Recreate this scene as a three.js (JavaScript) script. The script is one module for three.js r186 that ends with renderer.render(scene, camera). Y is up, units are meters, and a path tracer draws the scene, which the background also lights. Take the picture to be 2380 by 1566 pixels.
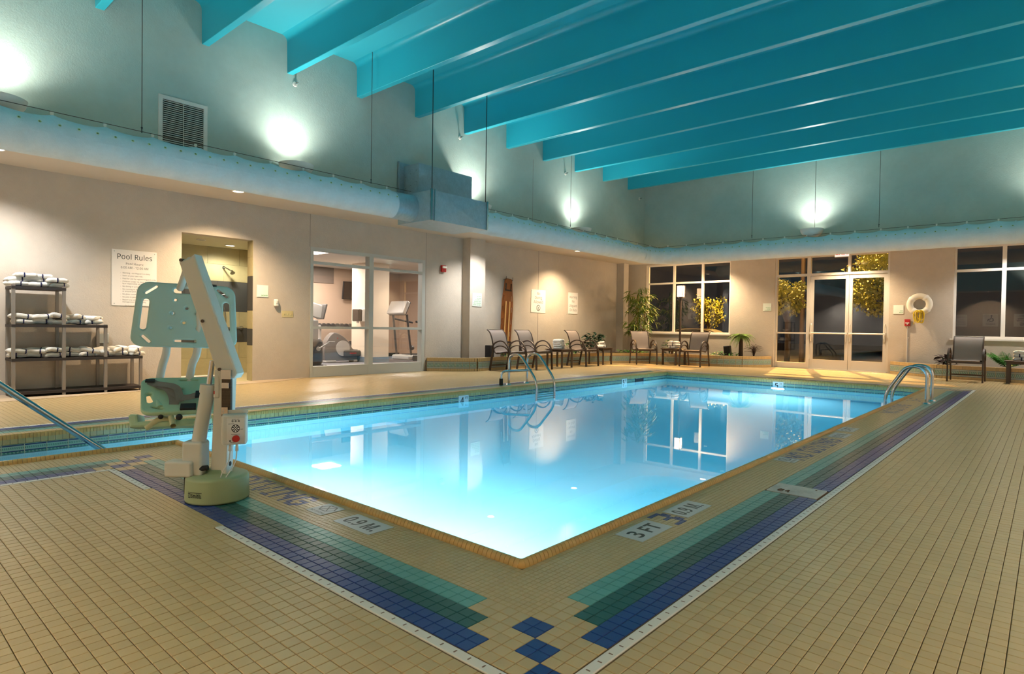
import * as THREE from 'three';
import { mergeGeometries, mergeVertices, toCreasedNormals } from 'three/addons/utils/BufferGeometryUtils.js';
import { RoundedBoxGeometry } from 'three/addons/geometries/RoundedBoxGeometry.js';
import { RectAreaLightUniformsLib } from 'three/addons/lights/RectAreaLightUniformsLib.js';

// World: x runs along the pool towards the wall with the glass doors, -z towards the wall with the shower, y up, metres.
// (u, y, v) in the helpers below means x = u, z = -v.
const scene = new THREE.Scene();
const renderer = new THREE.WebGLRenderer({ antialias: true });
renderer.toneMapping = THREE.LinearToneMapping;
renderer.toneMappingExposure = 1.18;
renderer.shadowMap.enabled = true;
RectAreaLightUniformsLib.init();

// ---------- camera ----------
const CAM = { f: 1416.58, yaw: 41.5005, pitch: -0.97203, roll: 0.82168, u: -1.5875, y: 0.9802, v: -1.3004 };
const camera = new THREE.PerspectiveCamera(2 * Math.atan(783 / CAM.f) * 180 / Math.PI, 2380 / 1566, 0.05, 300);
const RAD = Math.PI / 180;
{
  const yw = CAM.yaw * RAD, pt = CAM.pitch * RAD, rl = CAM.roll * RAD;
  const fw = new THREE.Vector3(Math.cos(yw) * Math.cos(pt), Math.sin(pt), -Math.sin(yw) * Math.cos(pt));
  const rt = new THREE.Vector3(Math.sin(yw), 0, Math.cos(yw));
  const up = new THREE.Vector3().crossVectors(rt, fw);
  const r2 = rt.clone().multiplyScalar(Math.cos(rl)).addScaledVector(up, Math.sin(rl));
  const u2 = up.clone().multiplyScalar(Math.cos(rl)).addScaledVector(rt, -Math.sin(rl));
  camera.matrixAutoUpdate = true;
  camera.position.set(CAM.u, CAM.y, -CAM.v);
  camera.quaternion.setFromRotationMatrix(new THREE.Matrix4().makeBasis(r2, u2, fw.clone().negate()));
  camera.updateMatrixWorld(true);
}
// ---------- night sky ----------
scene.background = new THREE.Color().setRGB(0.0075, 0.008, 0.0095);

// ---------- light levels (each lamp's light is made in that lamp's builder) ----------
const LUM = {
  warmDown: 34, coolDown: 21, fillDown: 44, uplight: 11, pool: 620, gym: 78, shower: 7, lantern: 3.2, street: 2300,
};
const WARM = new THREE.Color().setRGB(1.0, 0.74, 0.46), COOL = new THREE.Color().setRGB(1.0, 0.97, 0.93), HALIDE = new THREE.Color().setRGB(1.0, 0.98, 0.86),
  POOLC = new THREE.Color().setRGB(0.86, 0.93, 1.0), SODIUM = new THREE.Color().setRGB(1.0, 0.55, 0.16), GYMC = new THREE.Color().setRGB(1.0, 0.90, 0.80);

// ---------- helpers ----------
let seed = 12345;
const rnd = () => { seed = (seed * 1664525 + 1013904223) >>> 0; return seed / 4294967296; };
const rr = (a, b) => a + (b - a) * rnd();
const V = (u, y, v) => new THREE.Vector3(u, y, -v);
const names = {};
const numbered = (n) => { const k = names[n] = (names[n] ?? -1) + 1; return k ? n + '_' + String(k).padStart(3, '0') : n; };
function fix(g) {
  let q = g.index ? g.toNonIndexed() : g;
  if (!q.attributes.normal) q.computeVertexNormals();
  if (!q.attributes.uv) q.setAttribute('uv', new THREE.BufferAttribute(new Float32Array(q.attributes.position.count * 2), 2));
  for (const k of Object.keys(q.attributes)) if (!['position', 'normal', 'uv'].includes(k)) q.deleteAttribute(k);
  q.clearGroups?.();
  return q;
}
const join = (list) => { list = [].concat(list); return list.length === 1 ? list[0] : mergeGeometries(list.map(fix)); };
function mesh(name, geos, mat, parent) {
  const m = new THREE.Mesh(join(geos), mat);
  m.name = parent && parent !== scene ? name : numbered(name);
  m.castShadow = m.receiveShadow = true;
  (parent || scene).add(m);
  return m;
}
function thing(name, label, category, group) {
  const o = new THREE.Group(); o.name = numbered(name); o.userData = { label, category };
  if (group) o.userData.group = group;
  scene.add(o); return o;
}
function tag(o, label, category, group) { o.userData = { ...o.userData, label, category }; if (group) o.userData.group = group; return o; }
function struct(name, label) { const o = new THREE.Group(); o.name = numbered(name); o.userData = { kind: 'structure', label }; scene.add(o); return o; }
function copy(o, label) { const c = o.clone(); c.name = numbered(o.name.replace(/_\d{3}$/, '')); c.userData = { ...o.userData }; if (label) c.userData.label = label; scene.add(c); return c; }
const put = (o, u, y, v, ry = 0) => { o.position.set(u, y, -v); o.rotation.y = ry; return o; };
const box = (w, h, d, x = 0, y = 0, z = 0) => new THREE.BoxGeometry(w, h, d).translate(x, y, z);
const rbox = (w, h, d, r, x = 0, y = 0, z = 0, s = 2) => new RoundedBoxGeometry(w, h, d, s, Math.min(r, w / 2.01, h / 2.01, d / 2.01)).translate(x, y, z);
// box given by its extents in (u, y, v)
const ext = (u0, u1, y0, y1, v0, v1) => new THREE.BoxGeometry(Math.abs(u1 - u0), Math.abs(y1 - y0), Math.abs(v1 - v0)).translate((u0 + u1) / 2, (y0 + y1) / 2, -(v0 + v1) / 2);
const cyl = (r0, r1, h, x = 0, y = 0, z = 0, n = 20, open = false) => new THREE.CylinderGeometry(r1, r0, h, n, 1, open).translate(x, y, z); // r0 bottom, r1 top
const sph = (r, x = 0, y = 0, z = 0, n = 14) => new THREE.SphereGeometry(r, n, Math.max(6, n * 0.7 | 0)).translate(x, y, z);
const P3 = (p) => p.map((q) => new THREE.Vector3(...q));
const tube = (pts, r, seg = 24, rad = 8, closed = false, tension = 0.5) => new THREE.TubeGeometry(new THREE.CatmullRomCurve3(P3(pts), closed, 'catmullrom', tension), seg, r, rad, closed);
// straight bar between two points: round (r) or flat (w x d)
function rod(a, b, r, n = 10) {
  const A = new THREE.Vector3(...a), B = new THREE.Vector3(...b), L = A.distanceTo(B);
  return new THREE.CylinderGeometry(r, r, L, n).translate(0, L / 2, 0).applyQuaternion(new THREE.Quaternion().setFromUnitVectors(new THREE.Vector3(0, 1, 0), B.clone().sub(A).normalize())).translate(...a);
}
// bent pipe: straight runs joined by round elbows
function pipe(pts, r, bend, rad = 14) {
  const p = P3(pts), path = new THREE.CurvePath(); let last = p[0];
  for (let i = 1; i < p.length - 1; i++) {
    const d0 = p[i - 1].clone().sub(p[i]), d1 = p[i + 1].clone().sub(p[i]);
    const b = Math.min(bend, d0.length() * 0.49, d1.length() * 0.49);
    const s = p[i].clone().addScaledVector(d0.normalize(), b), e = p[i].clone().addScaledVector(d1.normalize(), b);
    path.add(new THREE.LineCurve3(last, s)); path.add(new THREE.QuadraticBezierCurve3(s, p[i], e)); last = e;
  }
  path.add(new THREE.LineCurve3(last, p[p.length - 1]));
  return new THREE.TubeGeometry({ getPointAt: (t) => path.getPointAt(t), getPoint: (t) => path.getPoint(t), getTangentAt: (t) => path.getTangentAt(t), getTangent: (t) => path.getTangent(t), getLength: () => path.getLength(), computeFrenetFrames: THREE.Curve.prototype.computeFrenetFrames }, 20 * (p.length), r, rad, false);
}
// strip of rectangular section swept along points in the y-z plane, width along x
function strap(pts, width, thick, x = 0, n = 30) {
  const c = new THREE.CatmullRomCurve3(P3(pts.map(([z, y]) => [0, y, z])), false, 'catmullrom', 0.5), pos = [], idx = [], uv = [];
  const L = c.getLength();
  for (let i = 0; i <= n; i++) {
    const t = i / n, p = c.getPointAt(t), g = c.getTangentAt(t), nx = new THREE.Vector3(0, g.z, -g.y).normalize();
    for (const [sx, sn] of [[-1, 1], [1, 1], [1, -1], [-1, -1]]) { pos.push(x + sx * width / 2, p.y + nx.y * sn * thick / 2, p.z + nx.z * sn * thick / 2); uv.push(sx * width / 2, t * L); }
  }
  for (let i = 0; i < n; i++) for (let k = 0; k < 4; k++) { const a = i * 4 + k, b = i * 4 + (k + 1) % 4; idx.push(a, b, a + 4, b, b + 4, a + 4); }
  idx.push(0, 2, 1, 0, 3, 2); const e = n * 4; idx.push(e, e + 1, e + 2, e, e + 2, e + 3);
  const g = new THREE.BufferGeometry(); g.setAttribute('position', new THREE.Float32BufferAttribute(pos, 3)); g.setAttribute('uv', new THREE.Float32BufferAttribute(uv, 2)); g.setIndex(idx);
  const q = g.toNonIndexed(); q.computeVertexNormals(); return toCreasedNormals(q, 0.6);
}
// prism from a 2-D outline (list of [x, y]) with holes, thickness d along z, small bevel
function prism(outline, d, bevel = 0, holes = [], curve = 8) {
  const s = new THREE.Shape(outline.map(([x, y]) => new THREE.Vector2(x, y)));
  for (const h of holes) s.holes.push(new THREE.Path(h.map(([x, y]) => new THREE.Vector2(x, y))));
  return new THREE.ExtrudeGeometry(s, { depth: d - 2 * bevel, bevelEnabled: bevel > 0, bevelThickness: bevel, bevelSize: bevel, bevelOffset: -bevel, bevelSegments: 2, curveSegments: curve }).translate(0, 0, -(d - 2 * bevel) / 2);
}
// rounded rectangle outline
function rrect(w, h, r, x = 0, y = 0, n = 5) {
  const o = [];
  for (const [cx, cy, a0] of [[w / 2 - r, h / 2 - r, 0], [-w / 2 + r, h / 2 - r, 90], [-w / 2 + r, -h / 2 + r, 180], [w / 2 - r, -h / 2 + r, 270]])
    for (let i = 0; i <= n; i++) { const a = (a0 + 90 * i / n) * RAD; o.push([x + cx + r * Math.cos(a), y + cy + r * Math.sin(a)]); }
  return o;
}
const circle = (r, x = 0, y = 0, n = 18) => Array.from({ length: n }, (_, i) => [x + r * Math.cos(i / n * 2 * Math.PI), y + r * Math.sin(i / n * 2 * Math.PI)]);
// uv in metres by the dominant direction of each face
function metreUV(g) {
  g = g.index ? g.toNonIndexed() : g; const p = g.attributes.position, n = g.attributes.normal, uv = new Float32Array(p.count * 2);
  for (let i = 0; i < p.count; i++) {
    const ax = Math.abs(n.getX(i)), ay = Math.abs(n.getY(i)), az = Math.abs(n.getZ(i)), x = p.getX(i), y = p.getY(i), z = p.getZ(i);
    if (ay >= ax && ay >= az) { uv[2 * i] = x; uv[2 * i + 1] = z; } else if (ax > az) { uv[2 * i] = z; uv[2 * i + 1] = y; } else { uv[2 * i] = x; uv[2 * i + 1] = y; }
  }
  g.setAttribute('uv', new THREE.BufferAttribute(uv, 2)); return g;
}
// ---------- value noise and textures ----------
function noiseField(n, cells, s) {
  const grid = new Float32Array(cells * cells); let q = s >>> 0; for (let i = 0; i < grid.length; i++) { q = (q * 1664525 + 1013904223) >>> 0; grid[i] = q / 4294967296; }
  const f = new Float32Array(n * n), sm = (t) => t * t * (3 - 2 * t);
  for (let y = 0; y < n; y++) for (let x = 0; x < n; x++) {
    const fx = x / n * cells, fy = y / n * cells, x0 = fx | 0, y0 = fy | 0, tx = sm(fx - x0), ty = sm(fy - y0), x1 = (x0 + 1) % cells, y1 = (y0 + 1) % cells;
    f[y * n + x] = (grid[y0 * cells + x0] * (1 - tx) + grid[y0 * cells + x1] * tx) * (1 - ty) + (grid[y1 * cells + x0] * (1 - tx) + grid[y1 * cells + x1] * tx) * ty;
  }
  return f;
}
function noiseTex(n, layers, lo, hi, rep, srgb = false, tint = [1, 1, 1]) {
  const d = new Uint8Array(n * n * 4), fs = layers.map(([c, w], i) => [noiseField(n, c, 77 + i * 991 + c), w]), tot = layers.reduce((a, l) => a + l[1], 0);
  for (let i = 0; i < n * n; i++) { let s = 0; for (const [f, w] of fs) s += f[i] * w; s = lo + (hi - lo) * s / tot; for (let k = 0; k < 3; k++) d[4 * i + k] = Math.max(0, Math.min(255, 255 * s * tint[k])); d[4 * i + 3] = 255; }
  const t = new THREE.DataTexture(d, n, n); t.wrapS = t.wrapT = THREE.RepeatWrapping; t.magFilter = THREE.LinearFilter; t.minFilter = THREE.LinearMipmapLinearFilter; t.generateMipmaps = true;
  t.repeat.set(rep, rep); if (srgb) t.colorSpace = THREE.SRGBColorSpace; t.needsUpdate = true; return t;
}
function canvasTex(w, h, draw) { const c = document.createElement('canvas'); c.width = w; c.height = h; const x = c.getContext('2d'); draw(x, w, h); const t = new THREE.CanvasTexture(c); t.colorSpace = THREE.SRGBColorSpace; t.anisotropy = 8; return t; }
const stuccoBump = noiseTex(512, [[128, 1], [64, 0.8], [200, 0.6]], 0, 1, 0.8);
const patchy = noiseTex(256, [[6, 1], [24, 0.5], [90, 0.35]], 0.90, 1.0, 0.21, true);
const fineBump = noiseTex(256, [[128, 1], [60, 0.5]], 0, 1, 4);
const ductWeave = noiseTex(256, [[8, 1], [40, 0.6], [120, 0.5]], 0.93, 1.0, 0.9, true);
const M = {};
const std = (k, color, rough = 0.6, o = {}) => (M[k] = new THREE.MeshPhysicalMaterial({ color, roughness: rough, ...o }));
std('wallLow', 0xc6bbad, 0.85, { map: patchy, bumpMap: stuccoBump, bumpScale: 0.0022 });
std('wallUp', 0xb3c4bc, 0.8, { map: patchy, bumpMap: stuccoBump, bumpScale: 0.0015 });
std('soffit', 0xcbc0b2, 0.85);
std('ceil', 0x34aabb, 0.55);
std('beam', 0x22a0b4, 0.33);
std('grout', 0x68543a, 0.9);
std('alu', 0xc9c4bc, 0.42, { metalness: 0.15 });
std('aluWhite', 0xd9d4cc, 0.4);
std('galv', 0xa3bac4, 0.4, { metalness: 0.35, map: noiseTex(256, [[10, 1], [30, 1], [70, 0.6]], 0.88, 1.0, 1.6, true) });
std('steel', 0xc4c6c8, 0.16, { metalness: 1 });
std('fabric', 0xd3dfe4, 0.85, { map: ductWeave, bumpMap: fineBump, bumpScale: 0.0012 });
std('bronze', 0x4b3d35, 0.5, { metalness: 0.25 });
std('sling', 0x93867f, 0.75, { bumpMap: fineBump, bumpScale: 0.0006 });
std('white', 0xe6e3dc, 0.5);
std('towel', 0xe9e4dc, 0.95, { sheen: 0.4, bumpMap: fineBump, bumpScale: 0.004 });
std('navy', 0x1b1c44, 0.9);
std('black', 0x17161a, 0.5);
std('rubber', 0x1c1b1e, 0.75);
std('red', 0xb01f1c, 0.4);
std('rope', 0xd3b52e, 0.85);
std('soil', 0x2e2318, 0.95);
std('glass', 0xffffff, 0.0, { transmission: 1, thickness: 0, ior: 1.52, transparent: true });
std('plaster', 0xdfeef0, 0.7);
std('green', 0x3f7d24, 0.55, { side: THREE.DoubleSide });
std('greenDark', 0x1f4030, 0.5, { side: THREE.DoubleSide });
std('cane', 0x8c7a34, 0.6);
std('shelfGrey', 0x8d847c, 0.5, { metalness: 0.3 });
std('shelfDark', 0x2c2423, 0.6);
std('liftWhite', 0xc9c7bd, 0.45);
std('liftGreen', 0xa0bd9e, 0.5);
std('liftBase', 0x98a57c, 0.4);
std('liftPanel', 0xa2c4c0, 0.42);
std('webbing', 0x77736c, 0.85);
// ================= STRUCTURE =================
const T = 0.0508, PU = 0.3048, PV = 0.3048;               // tile pitch; inner edges of the pool at the near corner
const E = 221 * T, F = 107 * T, NV = 72 * T;              // outer edges of the mosaic border: far end, far side, stair recess
const EU = E - PU, FV = F - PV, RV = NV + PV;             // pool edges there
const RU = -2.6;                                          // closed end of the stair recess
const UW = 15.3, VW = 8.8, UUP = 13.84, VUP = 7.4, SOF = 2.97, SLAB = 5.295, BEAM = 4.745;   // walls, upper walls, soffit, ceiling
const UB = -5.0, VR = -5.0, UBUP = -3.6, VRUP = -3.6;
const WATER = -0.125, LIP = 0.03;
const poolOutline = [[PU, PV], [EU, PV], [EU, FV], [RU, FV], [RU, RV], [PU, RV]];
const inFrame = (u, y, v, m = 1.0) => { const p = V(u, y, v).project(camera); return Math.abs(p.x) < m && Math.abs(p.y) < m && p.z < 1; };
const camDist = (u, v) => Math.hypot(u - CAM.u, v - CAM.v);
const inPool = (u, v, grow) => (u > PU - grow && u < EU + grow && v > PV - grow && v < FV + grow) || (u < PU + grow && u > RU - grow && v > RV - grow && v < FV + grow);

const floor = struct('floor', 'tan tiled pool deck with teal, green and navy tile bands');
// grout bed with the pool cut out
{
  const s = new THREE.Shape([[UB - 0.2, VR - 0.2], [UW + 0.2, VR - 0.2], [UW + 0.2, VW + 0.2], [UB - 0.2, VW + 0.2]].map(([a, b]) => new THREE.Vector2(a, b)));
  s.holes.push(new THREE.Path(poolOutline.map(([a, b]) => new THREE.Vector2(a, b))));
  const g = new THREE.ExtrudeGeometry(s, { depth: 0.2, bevelEnabled: false }).rotateX(-Math.PI / 2).translate(0, -0.2035, 0);
  mesh('grout_bed', g, M.grout, floor);
}
// one tile: chamfered top, no bottom
function tileGeo(w, d, h = 0.008, b = 0.0016) {
  const x0 = w / 2, z0 = d / 2, x1 = x0 - b, z1 = z0 - b, q = [[-x1, 0, -z1], [x1, 0, -z1], [x1, 0, z1], [-x1, 0, z1], [-x0, -b, -z0], [x0, -b, -z0], [x0, -b, z0], [-x0, -b, z0], [-x0, -h, -z0], [x0, -h, -z0], [x0, -h, z0], [-x0, -h, z0]], f = [[3, 2, 1, 0]];
  for (let k = 0; k < 4; k++) { const n = (k + 1) % 4; f.push([k, n, 4 + n, 4 + k], [4 + k, 4 + n, 8 + n, 8 + k]); }
  const pos = []; for (const [a, b2, c, e] of f) pos.push(...q[a], ...q[b2], ...q[c], ...q[a], ...q[c], ...q[e]);
  const g = new THREE.BufferGeometry(); g.setAttribute('position', new THREE.Float32BufferAttribute(pos, 3)); g.computeVertexNormals();
  g.setAttribute('uv', new THREE.Float32BufferAttribute(new Float32Array(pos.length / 3 * 2), 2)); return g;
}
// lays a list of {m: Matrix4, c: material key, s: size on screen}: the 300 largest in view are single meshes, the rest one field
const tileMats = {};
const tileColors = { tan: 0xbea578, teal: 0x5d9b95, green: 0x265550, blue: 0x243c7c, cop: 0xc49d5a, wall: 0xb5a675 };
for (const k in tileColors) for (let i = 0; i < 4; i++) {
  const c = new THREE.Color(tileColors[k]); c.multiplyScalar([1, 0.97, 1.025, 0.945][i]);
  tileMats[k + i] = new THREE.MeshPhysicalMaterial({ color: c, roughness: k === 'tan' || k === 'cop' || k === 'wall' ? 0.3 : 0.18 });
}
const fieldMat = { matte: new THREE.MeshPhysicalMaterial({ color: 0xffffff, roughness: 0.28 }), gloss: new THREE.MeshPhysicalMaterial({ color: 0xffffff, roughness: 0.27 }) };
function lay(parent, name, geo, list, most = 300, mat = fieldMat.matte) {
  list.sort((a, b) => b.s - a.s);
  const own = list.slice(0, most), rest = list.slice(most);
  for (const t of own) { const m = new THREE.Mesh(geo, tileMats[t.c]); m.name = name; m.applyMatrix4(t.m); m.receiveShadow = true; parent.add(m); }
  if (rest.length) {
    const im = new THREE.InstancedMesh(geo, mat, rest.length); im.name = name + '_field'; im.userData.kind = 'stuff'; im.receiveShadow = true;
    rest.forEach((t, i) => { im.setMatrixAt(i, t.m); im.setColorAt(i, tileMats[t.c].color); });
    parent.add(im);
  }
}
const at2 = (u, y, v, ry = 0) => new THREE.Matrix4().makeRotationY(ry).setPosition(u, y, -v);
function bandColor(u, v) {
  const W2 = 2 * T, row = (o) => (o >= 0 && o < 6 * T ? Math.floor(o / W2) : -1), C = ['teal', 'green', 'blue'];
  const blk = (a, b) => { const i = row(a), k = row(b); return i >= 0 && i === k; };
  if (blk(-u, -v) || blk(u - E, -v) || blk(u - E, v - F)) return 'blue';
  const nearLeft = u < 0 && v < NV;
  if (nearLeft && blk(-u, NV - v)) return 'blue';
  let j = row(-v); if (j >= 0 && u > (4 - 2 * j) * T && u < E - (4 - 2 * j) * T) return C[j];
  j = row(u - E); if (j >= 0 && v > (4 - 2 * j) * T && v < F - (4 - 2 * j) * T) return C[j];
  j = row(v - F); if (j >= 0 && u < E - (4 - 2 * j) * T) return C[j];
  if (nearLeft) {
    j = row(-u); if (j >= 0 && v > (4 - 2 * j) * T && v < NV - (4 + 2 * j) * T) return C[j];
    j = row(NV - v); if (j >= 0 && u < -(4 + 2 * j) * T) return C[j];
  }
  return 'tan';
}
const inBorder = (u, v) => (u > 0 && u < E && v > 0 && v < F) || (u <= 0 && u > RU - PU && v > NV && v < F);
const D6 = 6 * T, D7 = 7 * T;
const inDrain = (u, v) => {
  const inside = (a) => (u > -a && u < E + a && v > -a && v < F + a) && !(u < -a + 0);   // main loop
  const main7 = u > -D7 && u < E + D7 && v > -D7 && v < F + D7, main6 = u > -D6 && u < E + D6 && v > -D6 && v < F + D6;
  const leftOpen = u < 0 && v > NV - D7;                                               // the loop opens along the recess
  if (main7 && !main6) { if (u < -D6 && (v > NV - D6 || (v > 33 * T && v < 52 * T))) return false; return true; }
  if (u < -D6 && u > RU - PU - D6) { if (v > NV - D7 && v < NV - D6) return true; if (v > F + D6 && v < F + D7) return true; }
  return false;
};
const LID = [44 * T, 49 * T, -6 * T, -0 * T];
const filler = (u, v) => u < -D6 && u > -9 * T && v > 33 * T && v < 52 * T;             // mosaic patch beside the lift
{
  const list = [];
  for (let i = Math.floor(-3.2 / T); i < UW / T; i++) for (let k = Math.floor(-3.0 / T); k < VW / T; k++) {
    const u = (i + 0.5) * T, v = (k + 0.5) * T;
    if (u > UW - 0.02 || v > VW - 0.02 || inBorder(u, v) || inDrain(u, v) || filler(u, v)) continue;
    if (u > LID[0] && u < LID[1] && v > LID[2] && v < LID[3]) continue;
    const c = bandColor(u, v), vis = inFrame(u, 0, v, 1.0), d = camDist(u, v);
    if (!inFrame(u, 0, v, 2.6) && d > 2.5) continue;
    list.push({ m: at2(u + rr(-2e-4, 2e-4), rr(-3e-4, 3e-4), v + rr(-2e-4, 2e-4)), c: c + (rnd() * 4 | 0), s: (vis ? 1 : 0) + 1 / d });
  }
  lay(floor, 'tile', tileGeo(T - 0.0028, T - 0.0028, 0.008, 0.0012), list);
}
// 5 x 7 letters set in navy mosaic
const GLYPH = { N: '10001110011101110111100111000110001', O: '01110110111000110001100011101101110', D: '11110110111000110001100011101111110', I: '111010010010010010111', V: '10001100011000101010010100101000100', G: '01110110111000010111100011101101110', 3: '11110000110001101110000110001111110', F: '11111100001000011110100001000010000', T: '11111001000010000100001000010000100' };
function textCells(str) { const cells = []; let x = 0; for (const ch of str) { if (ch === ' ') { x += 3; continue; } const g = GLYPH[ch], w = g.length / 7; for (let r = 0; r < 7; r++) for (let c = 0; c < w; c++) if (g[r * w + c] === '1') cells.push([x + c, r]); x += w + 1; } return cells; }
{
  const S = T / 2, list = [], cop = [], navy = new Set();
  const key = (i, k) => i + ',' + k;
  const setText = (str, u0, right) => { for (const [x, r] of textCells(str)) right ? navy.add(key(Math.round(u0 / S) + x, 9 - r)) : navy.add(key(9 - r, Math.round(u0 / S) - x)); };
  setText('3', 1.24, true); setText('NO DIVING', 3.32, true); setText('NO DIVING', 6.95, true); setText('3', 8.75, true); setText('FT', 9.0, true); setText('NO DIVING', 2.86, false);
  for (let i = Math.floor((RU - PU) / S); i <= E / S; i++) for (let k = 0; k <= F / S; k++) {
    const u = (i + 0.5) * S, v = (k + 0.5) * S;
    if (!inBorder(u, v) || inPool(u, v, S - 0.002) || (!inFrame(u, 0, v, 2.2) && camDist(u, v) > 2)) continue;
    const y = 0;
    list.push({ m: at2(u, y + rr(-2e-4, 2e-4), v), c: (navy.has(key(i, k)) && v < NV ? 'blue' : 'tan') + (rnd() * 4 | 0), s: (inFrame(u, 0, v) ? 1 : 0) + 1 / camDist(u, v) });
  }
  for (let i = Math.round(-9 * T / S); i < Math.round(-D6 / S); i++) for (let k = 66; k < 104; k++) { const u = (i + 0.5) * S, v = (k + 0.5) * S; list.push({ m: at2(u, rr(-2e-4, 2e-4), v), c: 'tan' + (rnd() * 4 | 0), s: 1 / camDist(u, v) }); }
  lay(floor, 'mosaic_tile', tileGeo(S - 0.0019, S - 0.0019, 0.006, 0.0008), list);
  // bullnose coping: rises from the mosaic to a rounded lip over the water
  const prof = [[-0.0245, -0.004], [-0.0245, 0.0], [-0.0225, 0.008], [-0.018, 0.019], [-0.012, 0.0265], [-0.004, LIP], [0.004, 0.028], [0.009, 0.021], [0.011, 0.008], [0.011, -0.012], [0.0, -0.012]];
  const cg = new THREE.ExtrudeGeometry(new THREE.Shape(prof.map(([a, b]) => new THREE.Vector2(a, b))), { depth: S - 0.0022, bevelEnabled: false, curveSegments: 1 }).translate(0, 0, -(S - 0.0022) / 2);
  const copGeo = toCreasedNormals(cg, 0.7);
  const run = (a, b, ry) => { const L = Math.hypot(b[0] - a[0], b[1] - a[1]), n = Math.round(L / S); for (let i = 0; i < n; i++) { const t = (i + 0.5) / n, u = a[0] + (b[0] - a[0]) * t, v = a[1] + (b[1] - a[1]) * t; cop.push({ m: at2(u, 0, v, ry), c: 'cop' + (rnd() * 4 | 0), s: (inFrame(u, 0, v) ? 1 : 0) + 1 / camDist(u, v) }); } };
  run([PU, PV], [EU, PV], Math.PI / 2); run([PU, RV], [PU, PV], 0); run([EU, PV], [EU, FV], Math.PI); run([RU, FV], [EU, FV], -Math.PI / 2); run([RU, RV], [PU, RV], Math.PI / 2); run([RU, FV], [RU, RV], 0);
  lay(floor, 'coping_tile', copGeo, cop);
  // rounded corner pieces of the coping: the profile turned about the corner
  const turned = (r0, sgn) => toCreasedNormals(fix(new THREE.LatheGeometry(prof.slice(0, 10).map(([a, y]) => new THREE.Vector2(r0 + sgn * a, y)), 8, 0, Math.PI / 2)), 0.7);
  for (const [g, u, v, ry] of [[turned(0.014, -1), PU + 0.014, PV + 0.014, -Math.PI / 2], [turned(0.0247, 1), PU - 0.0245, RV - 0.0245, Math.PI / 2]]) { const m = new THREE.Mesh(g, tileMats.cop0.clone()); m.material.side = THREE.DoubleSide; m.name = 'coping_corner'; m.position.set(u, 0, -v); m.rotation.y = ry; floor.add(m); }
}
// slot drain: white channel bars with slots, in lengths
{
  std('drain', 0xd8d4cc, 0.5); std('slot', 0x836a5e, 0.8);
  const bar = (u0, v0, u1, v1) => {
    const L = Math.hypot(u1 - u0, v1 - v0), n = Math.max(1, Math.round(L / 1.2)), ry = Math.atan2(v1 - v0, u1 - u0), l = L / n;
    for (let i = 0; i < n; i++) {
      const t = (i + 0.5) / n, g = new THREE.Group(); g.name = 'drain_bar'; put(g, u0 + (u1 - u0) * t, 0, v0 + (v1 - v0) * t, ry); floor.add(g);
      mesh('grate', rbox(l - 0.002, 0.02, 0.038, 0.003, 0, -0.0085, 0, 1), M.drain, g);
      const s = []; for (let x = -l / 2 + 0.03; x < l / 2 - 0.01; x += 0.06) s.push(box(0.005, 0.001, 0.014, x, 0.0016, 0)); mesh('slots', s, M.slot, g).userData.kind = 'stuff';
    }
  };
  const m = 6.5 * T;
  bar(-m - 0.022, -m, E + m, -m); bar(-m, -m + 0.022, -m, 33 * T); bar(-m, 52 * T, -m, NV - m); bar(-m, NV - m, RU, NV - m); bar(E + m, -m, E + m, F + m); bar(E + m, F + m, RU, F + m);
}
// skimmer lid let into the band
{
  const o = struct('floor_hatch', 'white plastic skimmer lid with a rust stained finger hole let into the tile band');
  o.position.set((LID[0] + LID[1]) / 2, 0, -(LID[2] + LID[3]) / 2);
  const w = LID[1] - LID[0], d = LID[3] - LID[2];
  std('lid', 0xcfcac2, 0.5, { map: noiseTex(128, [[5, 1], [30, 0.6]], 0.8, 1, 3, true) }); std('rust', 0x5f4028, 0.9);
  mesh('rim', [box(w - 0.004, 0.006, d - 0.004, 0, -0.005, 0)], M.rust, o);
  mesh('lid', prism(rrect(w - 0.018, d - 0.018, 0.01), 0.01, 0.002, [circle(0.017, -w * 0.3, d * 0.24)]).rotateX(-Math.PI / 2).translate(0, -0.002, 0), M.lid, o);
  const st = []; for (let i = 0; i < 7; i++) st.push(new THREE.CircleGeometry(rr(0.008, 0.02), 9).rotateX(-Math.PI / 2).scale(1.6, 1, 0.7).translate(-w * 0.3 + rr(-0.02, 0.05), 0.0035 + i * 1e-4, -d * 0.24 + rr(-0.03, 0.05)));
  mesh('rust_stain', st, M.rust, o).userData.kind = 'stuff';
  mesh('screw', [cyl(0.006, 0.006, 0.002, w * 0.3, 0.004, d * 0.3, 10)], M.rust, o);
}
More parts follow.
